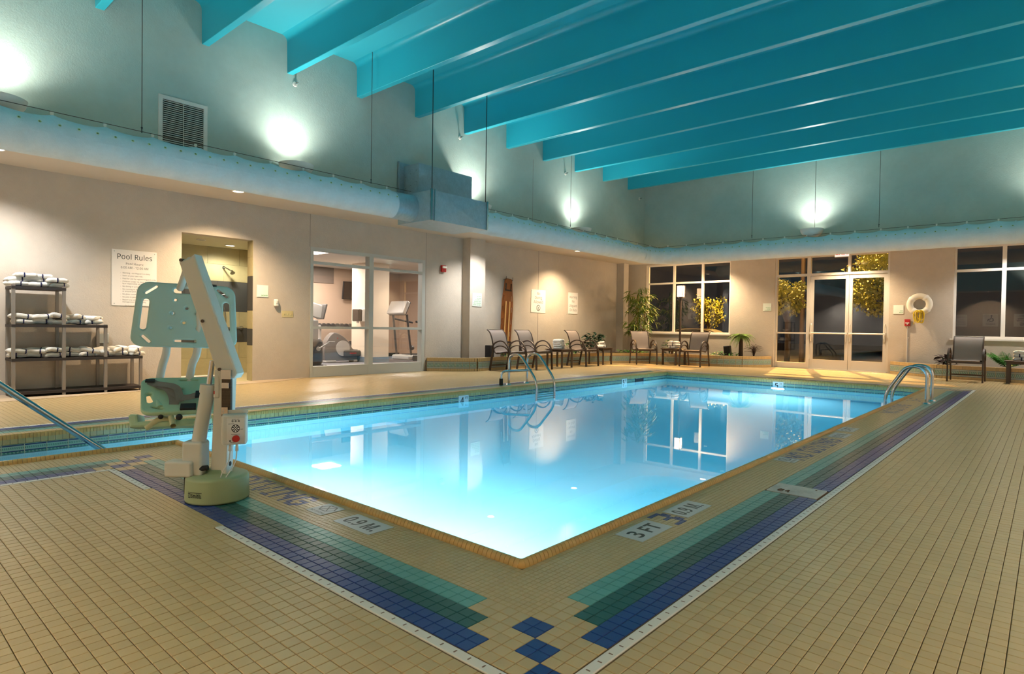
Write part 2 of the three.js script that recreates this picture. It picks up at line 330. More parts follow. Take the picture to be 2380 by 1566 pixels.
// ---------- pool shell ----------
const pool = struct('pool_wall', 'pale plastered pool basin with a rope pattern tile line');
{
  const FL = (u) => -1.03 - 0.62 * Math.max(0, Math.min(1, (u - 0.3) / 10.6)), g = [];
  const wall = (a, b) => { const n = 12, pos = []; const h = (q) => (q[2] ?? FL(q[0])); for (let i = 0; i < n; i++) { const l = (t) => [a[0] + (b[0] - a[0]) * t, a[1] + (b[1] - a[1]) * t]; const p = l(i / n), q = l((i + 1) / n); const P = [p[0], -0.012, -p[1]], Q = [q[0], -0.012, -q[1]], R = [q[0], h(q), -q[1]], S2 = [p[0], h(p), -p[1]]; pos.push(...P, ...S2, ...R, ...P, ...R, ...Q); } const k = new THREE.BufferGeometry(); k.setAttribute('position', new THREE.Float32BufferAttribute(pos, 3)); k.computeVertexNormals(); return k; };
  for (let i = 0; i < 6; i++) { const a = poolOutline[i], b = poolOutline[(i + 1) % 6]; g.push(wall(a, b)); }
  mesh('plaster', g, M.plaster, pool).material.side = THREE.DoubleSide;
  const fl = new THREE.PlaneGeometry(EU - PU, FV - PV, 30, 2).rotateX(-Math.PI / 2).translate((EU + PU) / 2, 0, -(FV + PV) / 2); for (let i = 0; i < fl.attributes.position.count; i++) fl.attributes.position.setY(i, FL(fl.attributes.position.getX(i))); fl.computeVertexNormals();
  mesh('pool_floor', fl, M.plaster, pool);
  for (let s = 0; s < 5; s++) mesh('step', ext(RU + 0.55 * s, s === 4 ? PU : RU + 0.55 * (s + 1), -1.05, -0.2 - 0.19 * s - (s === 4 ? 0.07 : 0), RV, FV), M.plaster, pool);
  mesh('step_edge', [ext(-0.42, -0.36, -0.583, -0.577, RV + 0.02, FV - 0.02), ext(-0.98, -0.92, -0.393, -0.387, RV + 0.02, FV - 0.02)], M.navy, pool);
  // tan wall tiles under the coping and patterned border tiles at the water line
  const wt = tileGeo(T - 0.003, 0.048, 0.006, 0.0012), list = [], fr = [];
  const pat = canvasTex(256, 256, (x, w, h) => {
    x.fillStyle = '#8fb3a4'; x.fillRect(0, 0, w, h); x.fillStyle = '#23305f'; x.fillRect(0, 6, w, 16); x.fillRect(0, 88, w, 13);
    x.fillStyle = '#48806f'; for (let i = 0; i < 12; i++) { x.beginPath(); x.moveTo(i * 21.4 + 4, 66); x.lineTo(i * 21.4 + 15, 66); x.lineTo(i * 21.4 + 20, 40); x.lineTo(i * 21.4 + 9, 40); x.fill(); }
    x.fillStyle = '#3d7765'; x.fillRect(0, 101, w, 110); x.strokeStyle = '#b9cfc0'; x.lineWidth = 6; for (let i = -1; i < 6; i++) { x.beginPath(); x.moveTo(i * 43 + 6, 210); x.bezierCurveTo(i * 43 + 12, 150, i * 43 + 30, 112, i * 43 + 62, 108); x.stroke(); }
    x.fillStyle = '#b9cfc0'; x.fillRect(0, 205, w, 8); x.fillStyle = '#23305f'; x.fillRect(0, 220, w, 14);
    x.fillStyle = '#c9c2a4'; x.fillRect(0, 0, 4, h); x.fillRect(w - 4, 0, 4, h);
  });
  std('frieze', 0xffffff, 0.25, { map: pat });
  const fg = new THREE.BoxGeometry(0.1505, 0.15, 0.008);
  const edge = (a, b, nx, nz) => {   // wall running a -> b, its face turned to (nx, nz)
    const L = Math.hypot(b[0] - a[0], b[1] - a[1]), ry = Math.atan2(nx, nz), n = Math.round(L / T), k = Math.round(L / 0.1524);
    for (let i = 0; i < n; i++) { const t = (i + 0.5) / n, u = a[0] + (b[0] - a[0]) * t, v = a[1] + (b[1] - a[1]) * t; if (!inFrame(u, 0, v, 1.5)) continue; list.push({ m: new THREE.Matrix4().makeRotationY(ry).multiply(new THREE.Matrix4().makeRotationX(Math.PI / 2)).setPosition(u + nx * 0.006, -0.031, -v + nz * 0.006), c: 'wall' + (rnd() * 4 | 0), s: (inFrame(u, 0, v) ? 1 : 0) + 1 / camDist(u, v) }); }
    for (let i = 0; i < k; i++) { const t = (i + 0.5) / k, u = a[0] + (b[0] - a[0]) * t, v = a[1] + (b[1] - a[1]) * t; if (!inFrame(u, 0, v, 1.4)) continue; const m = new THREE.Mesh(fg, M.frieze); m.name = 'border_tile'; m.position.set(u + nx * 0.003, -0.133, -v + nz * 0.003); m.rotation.y = ry; pool.add(m); }
  };
  edge([RU, FV], [EU, FV], 0, 1); edge([EU, PV], [EU, FV], -1, 0);
  lay(pool, 'wall_tile', wt, list);
  // depth marks on the tile line and the dark skimmer mouth
  const mark = (n, u, v, ry) => { const t = canvasTex(256, 192, (x, w, h) => { x.fillStyle = '#dfe6ea'; x.fillRect(0, 0, w, h); x.fillStyle = '#10131a'; x.font = 'bold 170px sans-serif'; x.textAlign = 'center'; x.fillText(n, 90, 158); x.font = 'bold 62px sans-serif'; x.fillText('FT', 198, 76); }); const m = mesh('depth_marker', box(0.2, 0.14, 0.006), new THREE.MeshPhysicalMaterial({ map: t, roughness: 0.3 }), pool); m.position.set(u, -0.105, -v); m.rotation.y = ry; };
  mark('4', 4.62, FV - 0.011, 0); mark('5', 9.1, FV - 0.011, 0); mark('5', EU - 0.011, 2.72, -Math.PI / 2);
  mesh('skimmer_mouth', ext(9.55, 9.85, -0.2, -0.07, FV - 0.012, FV + 0.01), M.black, pool);
  mesh('skimmer_frame', [ext(9.53, 9.55, -0.2, -0.055, FV - 0.016, FV), ext(9.85, 9.87, -0.2, -0.055, FV - 0.016, FV)], M.navy, pool);
}
// ---------- water ----------
{
  const s = new THREE.Shape([[PU - 0.008, PV - 0.008], [EU + 0.008, PV - 0.008], [EU + 0.008, FV + 0.008], [RU - 0.008, FV + 0.008], [RU - 0.008, RV - 0.008], [PU - 0.008, RV - 0.008]].map(([a, b]) => new THREE.Vector2(a, b)));
  const g = new THREE.ExtrudeGeometry(s, { depth: 1.7, bevelEnabled: false }).rotateX(-Math.PI / 2).translate(0, WATER - 1.7, 0);
  std('water', 0xffffff, 0.015, { transmission: 1, thickness: 1, ior: 1.33, attenuationColor: new THREE.Color().setRGB(0.27, 0.76, 0.95), attenuationDistance: 4.2 });
  const w = mesh('pool_water', g, M.water); w.userData = { kind: 'stuff', label: 'still clear blue water filling the swimming pool', category: 'water' };
}
// underwater lights in the pool walls
function poolLight(u, y, v, nx, nv, label, k = 1) {
  const o = thing('pool_light', label, 'light', 'underwater pool lights');
  o.position.set(u, y, -v); o.rotation.y = Math.atan2(nx, -nv);
  mesh('bezel', new THREE.TorusGeometry(0.135, 0.018, 8, 28), M.steel, o);
  mesh('lens', new THREE.CircleGeometry(0.128, 28).translate(0, 0, 0.004), new THREE.MeshStandardMaterial({ color: 0xffffff, emissive: POOLC, emissiveIntensity: 12 }), o);
  const l = new THREE.RectAreaLight(POOLC, LUM.pool * k, 0.23, 0.23); l.name = 'pool_lamp'; l.position.set(u + nx * 0.03, y, -(v + nv * 0.03)); l.lookAt(u + nx, y - 0.1, -(v + nv)); scene.add(l);
}
poolLight(EU - 0.005, -0.55, 2.72, -1, 0, 'round underwater light under the depth mark on the end wall');
poolLight(PU + 0.005, -0.5, 1.35, 1, 0, 'round underwater light in the end wall below the no diving lettering', 0.95);
poolLight(PU + 0.005, -0.5, 3.0, 1, 0, 'round underwater light in the end wall near the chair lift', 0.8);
// ---------- walls ----------
const solid = (name, label, geos, mat) => { const m = mesh(name, geos.map((g) => metreUV(fix(g))), mat); m.userData = { kind: 'structure', label }; return m; };
const SH = [2.09, 3.22, 2.37], GW = [4.28, 6.98, 2.38];
solid('wall_left', 'beige stucco wall with the shower doorway and gym window', [ext(UB - 0.2, SH[0], 0, SOF, VW, VW + 0.2), ext(SH[1], GW[0], 0, SOF, VW, VW + 0.2), ext(GW[1], UW + 0.2, 0, SOF, VW, VW + 0.2), ext(SH[0], SH[1], SH[2], SOF, VW, VW + 0.2), ext(GW[0], GW[1], GW[2], SOF, VW, VW + 0.2)], M.wallLow);
const pil = (u0, u1) => solid('wall_pilaster', 'beige square pilaster standing out from the wall', [ext(u0, u1, 0, SOF, VW - 0.25, VW)], M.wallLow);
pil(8.09, 8.58); pil(14.68, 14.96);
// thin control joints in the wall
{ const j = solid('wall_joint', 'thin vertical control joints in the stucco', [ext(10.83, 10.845, 0.3, SOF, VW - 0.002, VW + 0.01), ext(4.262, 4.272, 2.38, SOF, VW - 0.001, VW + 0.01), ext(7.0, 7.01, 0.3, SOF, VW - 0.001, VW + 0.01), ext(8.87, 8.88, 3.0, 4.7, VUP - 0.001, VUP + 0.01)], M.shelfGrey); }
const W1 = [5.48, 8.12], DO = [1.62, 4.27], W2 = [-2.4, 0.37];
solid('wall_back', 'beige stucco wall with windows and glass doors', [ext(UW, UW + 0.2, 0, SOF, W1[1], VW + 0.2), ext(UW, UW + 0.2, 0, SOF, DO[1], W1[0]), ext(UW, UW + 0.2, 0, SOF, W2[1], DO[0]), ext(UW, UW + 0.2, 0, SOF, VR - 0.2, W2[0]), ext(UW, UW + 0.2, 0, 0.85, W1[0], W1[1]), ext(UW, UW + 0.2, 0, 0.85, W2[0], W2[1]), ext(UW, UW + 0.2, 2.93, SOF, W1[0], W1[1]), ext(UW, UW + 0.2, 2.93, SOF, W2[0], W2[1]), ext(UW, UW + 0.2, 2.92, SOF, DO[0], DO[1])], M.wallLow);
solid('wall_right', 'beige stucco wall along the open deck', [ext(UB - 0.2, UW + 0.2, 0, SOF, VR - 0.2, VR)], M.wallLow);
solid('wall_near', 'beige stucco wall facing the glass doors', [ext(UB - 0.2, UB, 0, SOF, VR, VW)], M.wallLow);
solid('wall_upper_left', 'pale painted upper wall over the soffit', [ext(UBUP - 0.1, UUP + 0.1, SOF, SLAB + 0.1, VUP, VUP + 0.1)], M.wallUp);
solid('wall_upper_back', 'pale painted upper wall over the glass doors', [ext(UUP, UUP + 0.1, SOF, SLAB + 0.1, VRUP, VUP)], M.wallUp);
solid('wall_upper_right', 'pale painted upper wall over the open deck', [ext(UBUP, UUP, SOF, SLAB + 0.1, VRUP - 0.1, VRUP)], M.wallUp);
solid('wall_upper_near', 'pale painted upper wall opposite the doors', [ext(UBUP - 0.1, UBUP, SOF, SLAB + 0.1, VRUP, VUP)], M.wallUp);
solid('ceiling_soffit', 'low beige soffit running round the room', [ext(UB - 0.2, UW + 0.2, SOF, SOF + 0.1, VUP + 0.1, VW + 0.2), ext(UUP + 0.1, UW + 0.2, SOF, SOF + 0.1, VR - 0.2, VUP + 0.1), ext(UB - 0.2, UUP + 0.1, SOF, SOF + 0.1, VR - 0.2, VRUP - 0.1), ext(UB - 0.2, UBUP - 0.1, SOF, SOF + 0.1, VRUP - 0.1, VUP + 0.1), ext(UBUP - 0.1, UUP + 0.1, SOF - 0.0005, SOF, VUP, VUP + 0.1), ext(UUP, UUP + 0.1, SOF - 0.0005, SOF, VRUP, VUP), ext(UBUP, UUP, SOF - 0.0005, SOF, VRUP - 0.1, VRUP), ext(UBUP - 0.1, UBUP, SOF - 0.0005, SOF, VRUP, VUP)], M.soffit);
// pale smooth strip of floor along the wall under the towel rack
{
  const s = new THREE.Shape([[-4.9, VW], [-4.9, 7.75], [0, 8.02], [1.2, 8.22], [2.4, 8.3], [3.4, 8.42], [3.9, 8.62], [4.27, VW]].map(([a, b]) => new THREE.Vector2(a, b)));
  const m = mesh('floor_strip', new THREE.ExtrudeGeometry(s, { depth: 0.004, bevelEnabled: false }).rotateX(-Math.PI / 2), std('strip', 0xbfa98d, 0.7, { map: patchy })); m.userData = { kind: 'structure', label: 'pale smooth strip of floor along the stucco wall' };
}
// ---------- ceiling: slab and narrow stems with rounded shoulders ----------
{
  const c = struct('ceiling', 'turquoise ribbed concrete ceiling');
  mesh('slab', ext(UBUP, UUP, SLAB, SLAB + 0.15, VRUP, VUP), M.ceil, c);
  const w = 0.048, R = 0.09, H = SLAB - BEAM, L = VUP - VRUP, sh = [];
  for (let i = 0; i <= 6; i++) { const a = i / 6 * Math.PI / 2; sh.push([w + 0.006 + R - R * Math.cos(a), H - R + R * Math.sin(a)]); }
  const right = [[w - 0.004, 0], [w, 0.006], ...sh.slice().reverse().map(([x, y]) => [x, y])].sort((a, b) => a[1] - b[1]);
  const left = right.map(([x, y]) => [-x, y]).reverse();
  const g = toCreasedNormals(new THREE.ExtrudeGeometry(new THREE.Shape([...left, ...right].map(([x, y]) => new THREE.Vector2(x, y))), { depth: L, bevelEnabled: false, curveSegments: 1 }).translate(0, BEAM, -VUP), 0.4);
  for (let k = -3; k <= 10; k++) { const b = mesh('beam', g, M.beam, c); b.position.x = 0.593 + 1.2307 * k + w; }
}
// ================= WINDOWS AND DOORS =================
// bar frames: list of [v0, v1, y0, y1] bars in a wall across u, depth d centred on u
const thin = (a, b, d, i) => (a > b ? d - 0.006 : d) - 0.0006 * i;   // cross bars a little shallower than uprights
const barU = (u, d, l) => l.map(([v0, v1, y0, y1], i) => { const k = thin(Math.abs(v1 - v0), y1 - y0, d, i); return ext(u - k / 2, u + k / 2, y0 + 0.0003 * i, y1 - 0.0003 * i, v0, v1); });
const barV = (v, d, l) => l.map(([u0, u1, y0, y1], i) => { const k = thin(u1 - u0, y1 - y0, d, i); return ext(u0, u1, y0 + 0.0003 * i, y1 - 0.0003 * i, v - k / 2, v + k / 2); });
const paneU = (o, u, l) => l.forEach(([v0, v1, y0, y1]) => mesh('pane', ext(u - 0.003, u + 0.003, y0 - 0.005, y1 + 0.005, v0 - 0.005, v1 + 0.005), M.glass, o));
{
  const o = struct('window_1', 'white framed night window of six panes behind the planter'), u = UW + 0.1, m = [5.48, 5.53, 6.30, 6.36, 7.20, 7.26, 8.07, 8.12];
  mesh('frame', barU(u, 0.07, [[m[0], m[1], 0.85, 2.93], [m[2], m[3], 0.85, 2.93], [m[4], m[5], 0.85, 2.93], [m[6], m[7], 0.85, 2.93], [m[0], m[7], 0.85, 0.9], [m[0], m[7], 2.33, 2.385], [m[0], m[7], 2.88, 2.93]]), M.aluWhite, o);
  for (let k = 0; k < 3; k++) paneU(o, u, [[m[2 * k + 1], m[2 * k + 2], 0.9, 2.33], [m[2 * k + 1], m[2 * k + 2], 2.385, 2.88]]);
  mesh('sill', ext(UW - 0.03, u, 0.82, 0.855, 5.44, 8.2), M.aluWhite, o);
  mesh('jamb', [ext(UW - 0.004, UW + 0.07, 0.85, 2.93, 8.118, 8.14)], M.wallLow, o);
}
{
  const o = struct('window_2', 'white framed night window beside the life ring'), u = UW + 0.1, m = [0.37, 0.33, -0.47, -0.545, -1.36, -1.43, -2.35, -2.4];
  mesh('frame', barU(u, 0.07, [[m[0], m[1], 0.85, 2.93], [m[2], m[3], 0.85, 2.93], [m[4], m[5], 0.85, 2.93], [m[6], m[7], 0.85, 2.93], [m[0], m[7], 0.85, 0.915], [m[0], m[7], 2.35, 2.41], [m[0], m[7], 2.88, 2.93]]), M.aluWhite, o);
  for (let k = 0; k < 3; k++) paneU(o, u, [[m[2 * k + 1], m[2 * k + 2], 0.915, 2.35], [m[2 * k + 1], m[2 * k + 2], 2.41, 2.88]]);
  mesh('sill', ext(UW - 0.03, u, 0.82, 0.855, -2.45, 0.42), M.aluWhite, o);
}
{
  const o = struct('door_1', 'aluminium glass double doors with a sidelight and transom'), u = UW + 0.09;
  mesh('frame', barU(u, 0.12, [[1.62, 1.665, 0, 2.92], [4.225, 4.27, 0, 2.92], [3.395, 3.475, 0, 2.92], [1.62, 4.27, 2.40, 2.465], [1.62, 4.27, 2.88, 2.92], [3.475, 4.225, 0, 0.15], [3.475, 4.225, 0.9, 0.945], [2.47, 2.53, 2.46, 2.9]]), M.alu, o);
  paneU(o, u, [[3.475, 4.225, 0.15, 0.9], [3.475, 4.225, 0.945, 2.40], [3.475, 4.225, 2.465, 2.88], [2.53, 3.395, 2.465, 2.88], [1.665, 2.47, 2.465, 2.88]]);
  mesh('threshold', ext(UW - 0.02, UW + 0.2, 0, 0.012, 1.66, 3.4), M.alu, o);
  for (const [v0, v1, hinge] of [[2.5, 3.39, 3.39], [1.67, 2.492, 1.67]]) {
    const d = new THREE.Group(); d.name = 'door_leaf'; o.add(d);
    mesh('leaf_frame', barU(u - 0.01, 0.05, [[v0, v0 + 0.075, 0.015, 2.395], [v1 - 0.075, v1, 0.015, 2.395], [v0, v1, 0.015, 0.25], [v0, v1, 2.30, 2.395]]), M.alu, d);
    paneU(d, u - 0.01, [[v0 + 0.075, v1 - 0.075, 0.25, 2.30]]);
    const w = v1 - v0; mesh('push_bar', [rod([u - 0.085, 0.925, -(v0 + 0.02)], [u - 0.085, 0.925, -(v1 - 0.02)], 0.018, 14), ext(u - 0.1, u - 0.03, 0.895, 0.955, v0 + 0.01, v0 + 0.05), ext(u - 0.1, u - 0.03, 0.895, 0.955, v1 - 0.05, v1 - 0.01)], M.aluWhite, d);
    for (const v of [v0 + 0.035, v1 - 0.035]) mesh('pull', pipe([[u - 0.035, 0.72, -v], [u - 0.075, 0.72, -v], [u - 0.075, 1.16, -v], [u - 0.035, 1.16, -v]], 0.009, 0.03, 8), M.aluWhite, d);
    mesh('hinge', [rod([u - 0.04, 0.25, -hinge], [u - 0.04, 0.38, -hinge], 0.01, 8), rod([u - 0.04, 2.1, -hinge], [u - 0.04, 2.23, -hinge], 0.01, 8)], M.alu, d);
  }
}
{
  const o = struct('window_3', 'silver framed interior window looking into the gym'), v = VW + 0.06;
  mesh('frame', barV(v, 0.14, [[4.28, 4.335, 0, 2.38], [5.55, 5.65, 0, 2.38], [6.9, 6.98, 0, 2.38], [4.28, 6.98, 2.315, 2.38], [4.28, 6.98, 2.075, 2.125], [4.28, 6.98, 0.885, 0.935], [4.28, 6.98, 0, 0.2]]), std('gymFrame', 0xb9bcb8, 0.45, { metalness: 0.1 }), o);
  for (const [a, b] of [[4.335, 5.55], [5.65, 6.9]]) for (const [y0, y1] of [[0.2, 0.885], [0.935, 2.075], [2.125, 2.315]]) mesh('pane', ext(a - 0.004, b + 0.004, y0 - 0.004, y1 + 0.004, v - 0.003, v + 0.003), M.glass, o);
}
// ================= CEILING AND WALL LAMPS =================
const glow = (c, k) => new THREE.MeshStandardMaterial({ color: 0xffffff, emissive: c, emissiveIntensity: k });
function downlight(u, v, color, k, label, on = true) {
  const o = thing('ceiling_downlight', label, 'downlight', 'recessed downlights in the soffit'); put(o, u, SOF, v);
  mesh('trim_ring', new THREE.TorusGeometry(0.085, 0.012, 8, 28).rotateX(Math.PI / 2), M.aluWhite, o);
  mesh('lens', new THREE.CylinderGeometry(0.08, 0.08, 0.004, 24).translate(0, -0.003, 0), on ? glow(color, 9) : M.white, o);
  if (!on) return;
  const l = new THREE.SpotLight(color, k, 0, 66 * RAD, 0.55, 2); l.name = 'downlight_lamp'; l.position.set(u, SOF - 0.03, -v); l.target.position.set(u, 0, -v); l.shadow.radius = 3; l.castShadow = true; scene.add(l, l.target);
}
downlight(-0.25, 7.95, COOL, LUM.coolDown, 'white downlight in the soffit over the towel rack');
downlight(2.58, 7.96, WARM, LUM.warmDown, 'warm downlight in the soffit by the shower doorway');
downlight(8.16, 7.87, COOL, LUM.coolDown, 'white downlight in the soffit by the pilaster');
downlight(11.4, 7.95, WARM, LUM.warmDown, 'warm downlight in the soffit over the lounge chairs');
downlight(14.72, 5.92, WARM, LUM.warmDown, 'warm downlight in the soffit in front of the planter window');
downlight(14.72, 2.43, WARM, LUM.warmDown, 'warm downlight in the soffit in front of the glass doors');
downlight(14.72, -0.69, COOL, LUM.coolDown * 0.8, 'white downlight in the soffit in front of the window by the life ring');
downlight(14.72, -3.6, WARM, LUM.warmDown, 'warm downlight in the soffit past the window by the life ring');
for (const [u, v] of [[-0.3, -4.3], [2.8, -4.3], [5.9, -4.3], [9, -4.3], [12, -4.3], [-4.3, -2.2], [-4.3, 1.0], [-4.3, 4.2], [-4.3, 7.2]]) downlight(u, v, rnd() < 0.35 ? WARM : COOL, LUM.fillDown, 'unseen downlight in the soffit behind the open deck added as fill');  // soffit row carried on out of view, added as fill light for the deck
function uplight(u, v, ry, label, k = 1) {
  const o = thing('wall_uplight', label, 'uplight', 'bowl uplights on the upper walls'); put(o, u, 3.24, v, ry);   // local +z away from the wall
  const pr = [[0.001, -0.1], [0.1, -0.09], [0.19, -0.04], [0.235, 0.03], [0.25, 0.09], [0.243, 0.092], [0.225, 0.03], [0.18, -0.03], [0.09, -0.078], [0.001, -0.085]].map(([a, b]) => new THREE.Vector2(a, b));
  mesh('bowl', new THREE.LatheGeometry(pr, 32).translate(0, 0, 0.28), M.aluWhite, o);
  mesh('bracket', [box(0.06, 0.1, 0.14, 0, -0.03, 0.06), box(0.14, 0.18, 0.02, 0, -0.02, 0.012)], M.aluWhite, o);
  mesh('bulb', sph(0.05, 0, 0.0, 0.28), glow(HALIDE, 30), o);
  const w = new THREE.Vector3(0, 0.02, 0.28).applyAxisAngle(new THREE.Vector3(0, 1, 0), ry).add(o.position);
  const l = new THREE.SpotLight(HALIDE, LUM.uplight * k, 0, 76 * RAD, 1.0, 2); l.name = 'uplight_lamp'; l.position.copy(w).add(new THREE.Vector3(0, 0.075, 0)); l.target.position.copy(w).add(new THREE.Vector3(0, 2, 0.55).applyAxisAngle(new THREE.Vector3(0, 1, 0), ry)); l.shadow.radius = 4; l.castShadow = true; scene.add(l, l.target);
}
uplight(-0.35, VUP, 0, 'bowl uplight on the upper wall next to the louvred grille');
uplight(3.06, VUP, 0, 'bowl uplight on the upper wall between the grille and the metal duct box');
uplight(6.9, VUP, 0, 'bowl uplight on the upper wall behind the metal duct box');
uplight(10.35, VUP, 0, 'bowl uplight on the upper wall over the lounge chairs');
uplight(UUP, 2.9, -Math.PI / 2, 'bowl uplight on the upper wall over the glass doors');
uplight(UUP, -1.4, -Math.PI / 2, 'bowl uplight on the upper wall over the life ring side');
for (const u of [0, 4.6, 9.2]) uplight(u, VRUP, Math.PI, 'unseen bowl uplight on the upper wall over the open deck added as fill');  // unseen uplights of the open deck side, added with the fill
for (const v of [-0.5, 4.2]) uplight(UBUP, v, Math.PI / 2, 'unseen bowl uplight on the upper wall opposite the doors added as fill');  // unseen uplights behind the camera, added with the fill
// exit sign under the soffit
{
  const o = thing('exit_sign', 'white exit sign with red letters hanging in front of the doors', 'sign'); put(o, 14.4, 2.84, 2.45, -Math.PI / 2);
  const t = canvasTex(256, 160, (x, w, h) => { x.fillStyle = '#e9e4de'; x.fillRect(0, 0, w, h); x.fillStyle = '#d23a22'; x.font = 'bold 118px sans-serif'; x.textAlign = 'center'; x.fillText('EXIT', 128, 122); });
  mesh('housing', rbox(0.32, 0.2, 0.04, 0.01), M.white, o);
  mesh('letters', new THREE.PlaneGeometry(0.3, 0.18).translate(0, 0, 0.0205), new THREE.MeshStandardMaterial({ map: t, emissive: 0xffffff, emissiveMap: t, emissiveIntensity: 0.7 }), o);
  mesh('stem', [rod([0, 0.1, 0], [0, 0.13, 0], 0.012)], M.white, o);
}
// sidewall sprinklers on the upper wall
for (const [u, y] of [[3.18, 4.62], [6.63, 4.64], [10.07, 4.62], [13.53, 4.6]]) {
  const o = thing('fire_sprinkler', 'chrome sidewall sprinkler head with a round plate on the upper wall', 'sprinkler', 'sprinklers along the upper wall'); put(o, u, y, VUP);
  mesh('plate', new THREE.CylinderGeometry(0.036, 0.04, 0.012, 20).rotateX(Math.PI / 2).translate(0, 0, 0.006), M.aluWhite, o);
  mesh('head', [cyl(0.012, 0.01, 0.05).rotateX(Math.PI / 2).translate(0, 0, 0.035), box(0.05, 0.004, 0.03, 0, 0.012, 0.065)], M.steel, o);
}
// louvred grille
{
  const o = thing('air_grille', 'white louvred air grille on the upper wall over the fabric duct', 'grille'); put(o, 1.59, 3.5, VUP);
  const w = 0.61, h = 0.84;
  mesh('frame', [box(w, 0.05, 0.02, 0, h / 2 - 0.025, 0.01), box(w, 0.05, 0.02, 0, -h / 2 + 0.025, 0.01), box(0.05, h - 0.1, 0.02, w / 2 - 0.025, 0, 0.01), box(0.05, h - 0.1, 0.02, -w / 2 + 0.025, 0, 0.01), box(0.004, h - 0.1, 0.022, 0, 0, 0.009)], M.aluWhite, o);
  mesh('backing', box(w - 0.08, h - 0.08, 0.004, 0, 0, 0.003), M.black, o);
  const s = new THREE.BoxGeometry(w - 0.1, 0.003, 0.022).rotateX(0.75);
  for (let i = 0; i < 28; i++) { const m = mesh('slat', s, M.aluWhite, o); m.position.set(0, h / 2 - 0.065 - i * 0.0262, 0.012); }
}
// ================= DUCTWORK =================
const DV = 6.85, DY = 2.95, DR = 0.215, DUU = 13.42, DYU = 2.91;
// fabric duct along a list of points; hooks and eyelets on request
function fabricDuct(label, path, hookAt, eyeSide, taper) {
  const o = thing('fabric_duct', label, 'duct', 'fabric air ducts hung from cables');
  const c = new THREE.CatmullRomCurve3(path, false, 'catmullrom', 0.15), L = c.getLength(), n = Math.round(L / 0.035), m = 40, pos = [], uv = [], idx = [];
  const wr = []; for (let i = 0; i < L * 1.1; i++) wr.push([rr(0, L), rr(0.2, 2.6), rr(0.06, 0.16), rr(0.3, 0.9), rr(0.006, 0.013)]);
  for (let i = 0; i <= n; i++) {
    const t = i / n, s = t * L, p = c.getPointAt(t), g = c.getTangentAt(t), side = new THREE.Vector3(-g.z, 0, g.x).normalize();
    const hk = Math.abs(Math.sin(Math.PI * (s - hookAt) / 0.493));       // 0 at a hook, 1 between hooks
    for (let k = 0; k <= m; k++) {
      const a = k / m * 2 * Math.PI, topness = Math.max(0, Math.sin(a));
      let r = DR * (taper ? taper(s, L) : 1);
      r += topness ** 8 * (0.03 * (1 - hk ** 0.7) - 0.012 * hk) + 0.003 * Math.sin(s * 9 + a * 3) * Math.sin(s * 3.1);
      for (const [ws, wa, wl, tw, amp] of wr) { const ds = s - ws - (a - wa) * tw * 0.25, da = Math.abs(((a - wa + 9.42) % 6.283) - 3.1416); if (Math.abs(ds) < 0.12 && da < 0.9) r -= amp * Math.exp(-((ds / 0.022) ** 2)) * Math.cos(da / 0.9 * Math.PI / 2) * (0.5 + wl * 4); }
      const q = p.clone().addScaledVector(side, Math.cos(a) * r); q.y += Math.sin(a) * r; pos.push(q.x, q.y, q.z); uv.push(s, a * DR);
    }
  }
  for (let i = 0; i < n; i++) for (let k = 0; k < m; k++) { const a = i * (m + 1) + k, b = a + 1, d = a + m + 1, e = d + 1; idx.push(a, b, d, b, e, d); }
  const G = new THREE.BufferGeometry(); G.setAttribute('position', new THREE.Float32BufferAttribute(pos, 3)); G.setAttribute('uv', new THREE.Float32BufferAttribute(uv, 2)); G.setIndex(idx); G.computeVertexNormals();
  mesh('fabric_sleeve', G, M.fabric, o).material.side = THREE.DoubleSide;
  const ring = new THREE.TorusGeometry(0.011, 0.0045, 6, 14), hole = new THREE.CircleGeometry(0.0085, 12), hookG = mergeGeometries([box(0.03, 0.032, 0.012, 0, 0, 0), box(0.016, 0.05, 0.006, 0, -0.012, 0)].map(fix)), zz = new THREE.Vector3(0, 0, 1);
  std('eyelet', 0xb9c489, 0.5);
  for (let s = 0.05; s < L - 0.05; s += 0.172) {
    const t = s / L, p = c.getPointAt(t), g = c.getTangentAt(t), side = new THREE.Vector3(-g.z, 0, g.x).normalize().multiplyScalar(eyeSide), nn = side.clone().multiplyScalar(Math.cos(0.5)).add(new THREE.Vector3(0, Math.sin(0.5), 0));
    const q = p.clone().addScaledVector(nn, DR * (taper ? taper(s, L) : 1) + 0.003);
    const e = new THREE.Group(); e.name = 'eyelet'; e.position.copy(q); e.quaternion.setFromUnitVectors(zz, nn); o.add(e);
    mesh('eyelet_ring', ring, M.eyelet, e); mesh('eyelet_hole', hole, M.black, e);
  }
  for (let s = hookAt; s < L - 0.1; s += 0.493) { const p = c.getPointAt(Math.max(0, s) / L), g = c.getTangentAt(Math.max(0, s) / L), h = mesh('hook', hookG, M.white, o); h.position.copy(p).add(new THREE.Vector3(0, 0.265, 0)); h.rotation.y = Math.atan2(-g.z, g.x); }
  return o;
}
const px0 = -3.4;
fabricDuct('long fabric duct hanging past the louvred grille', [V(px0, DY, DV), V(-1, DY, DV), V(1.5, DY, DV), V(3.3, DY, DV), V(4.75, DY, DV)], 0.06 - px0 - 0.493 * 7 + 0.493 * 1, 1, (s, L) => 1);
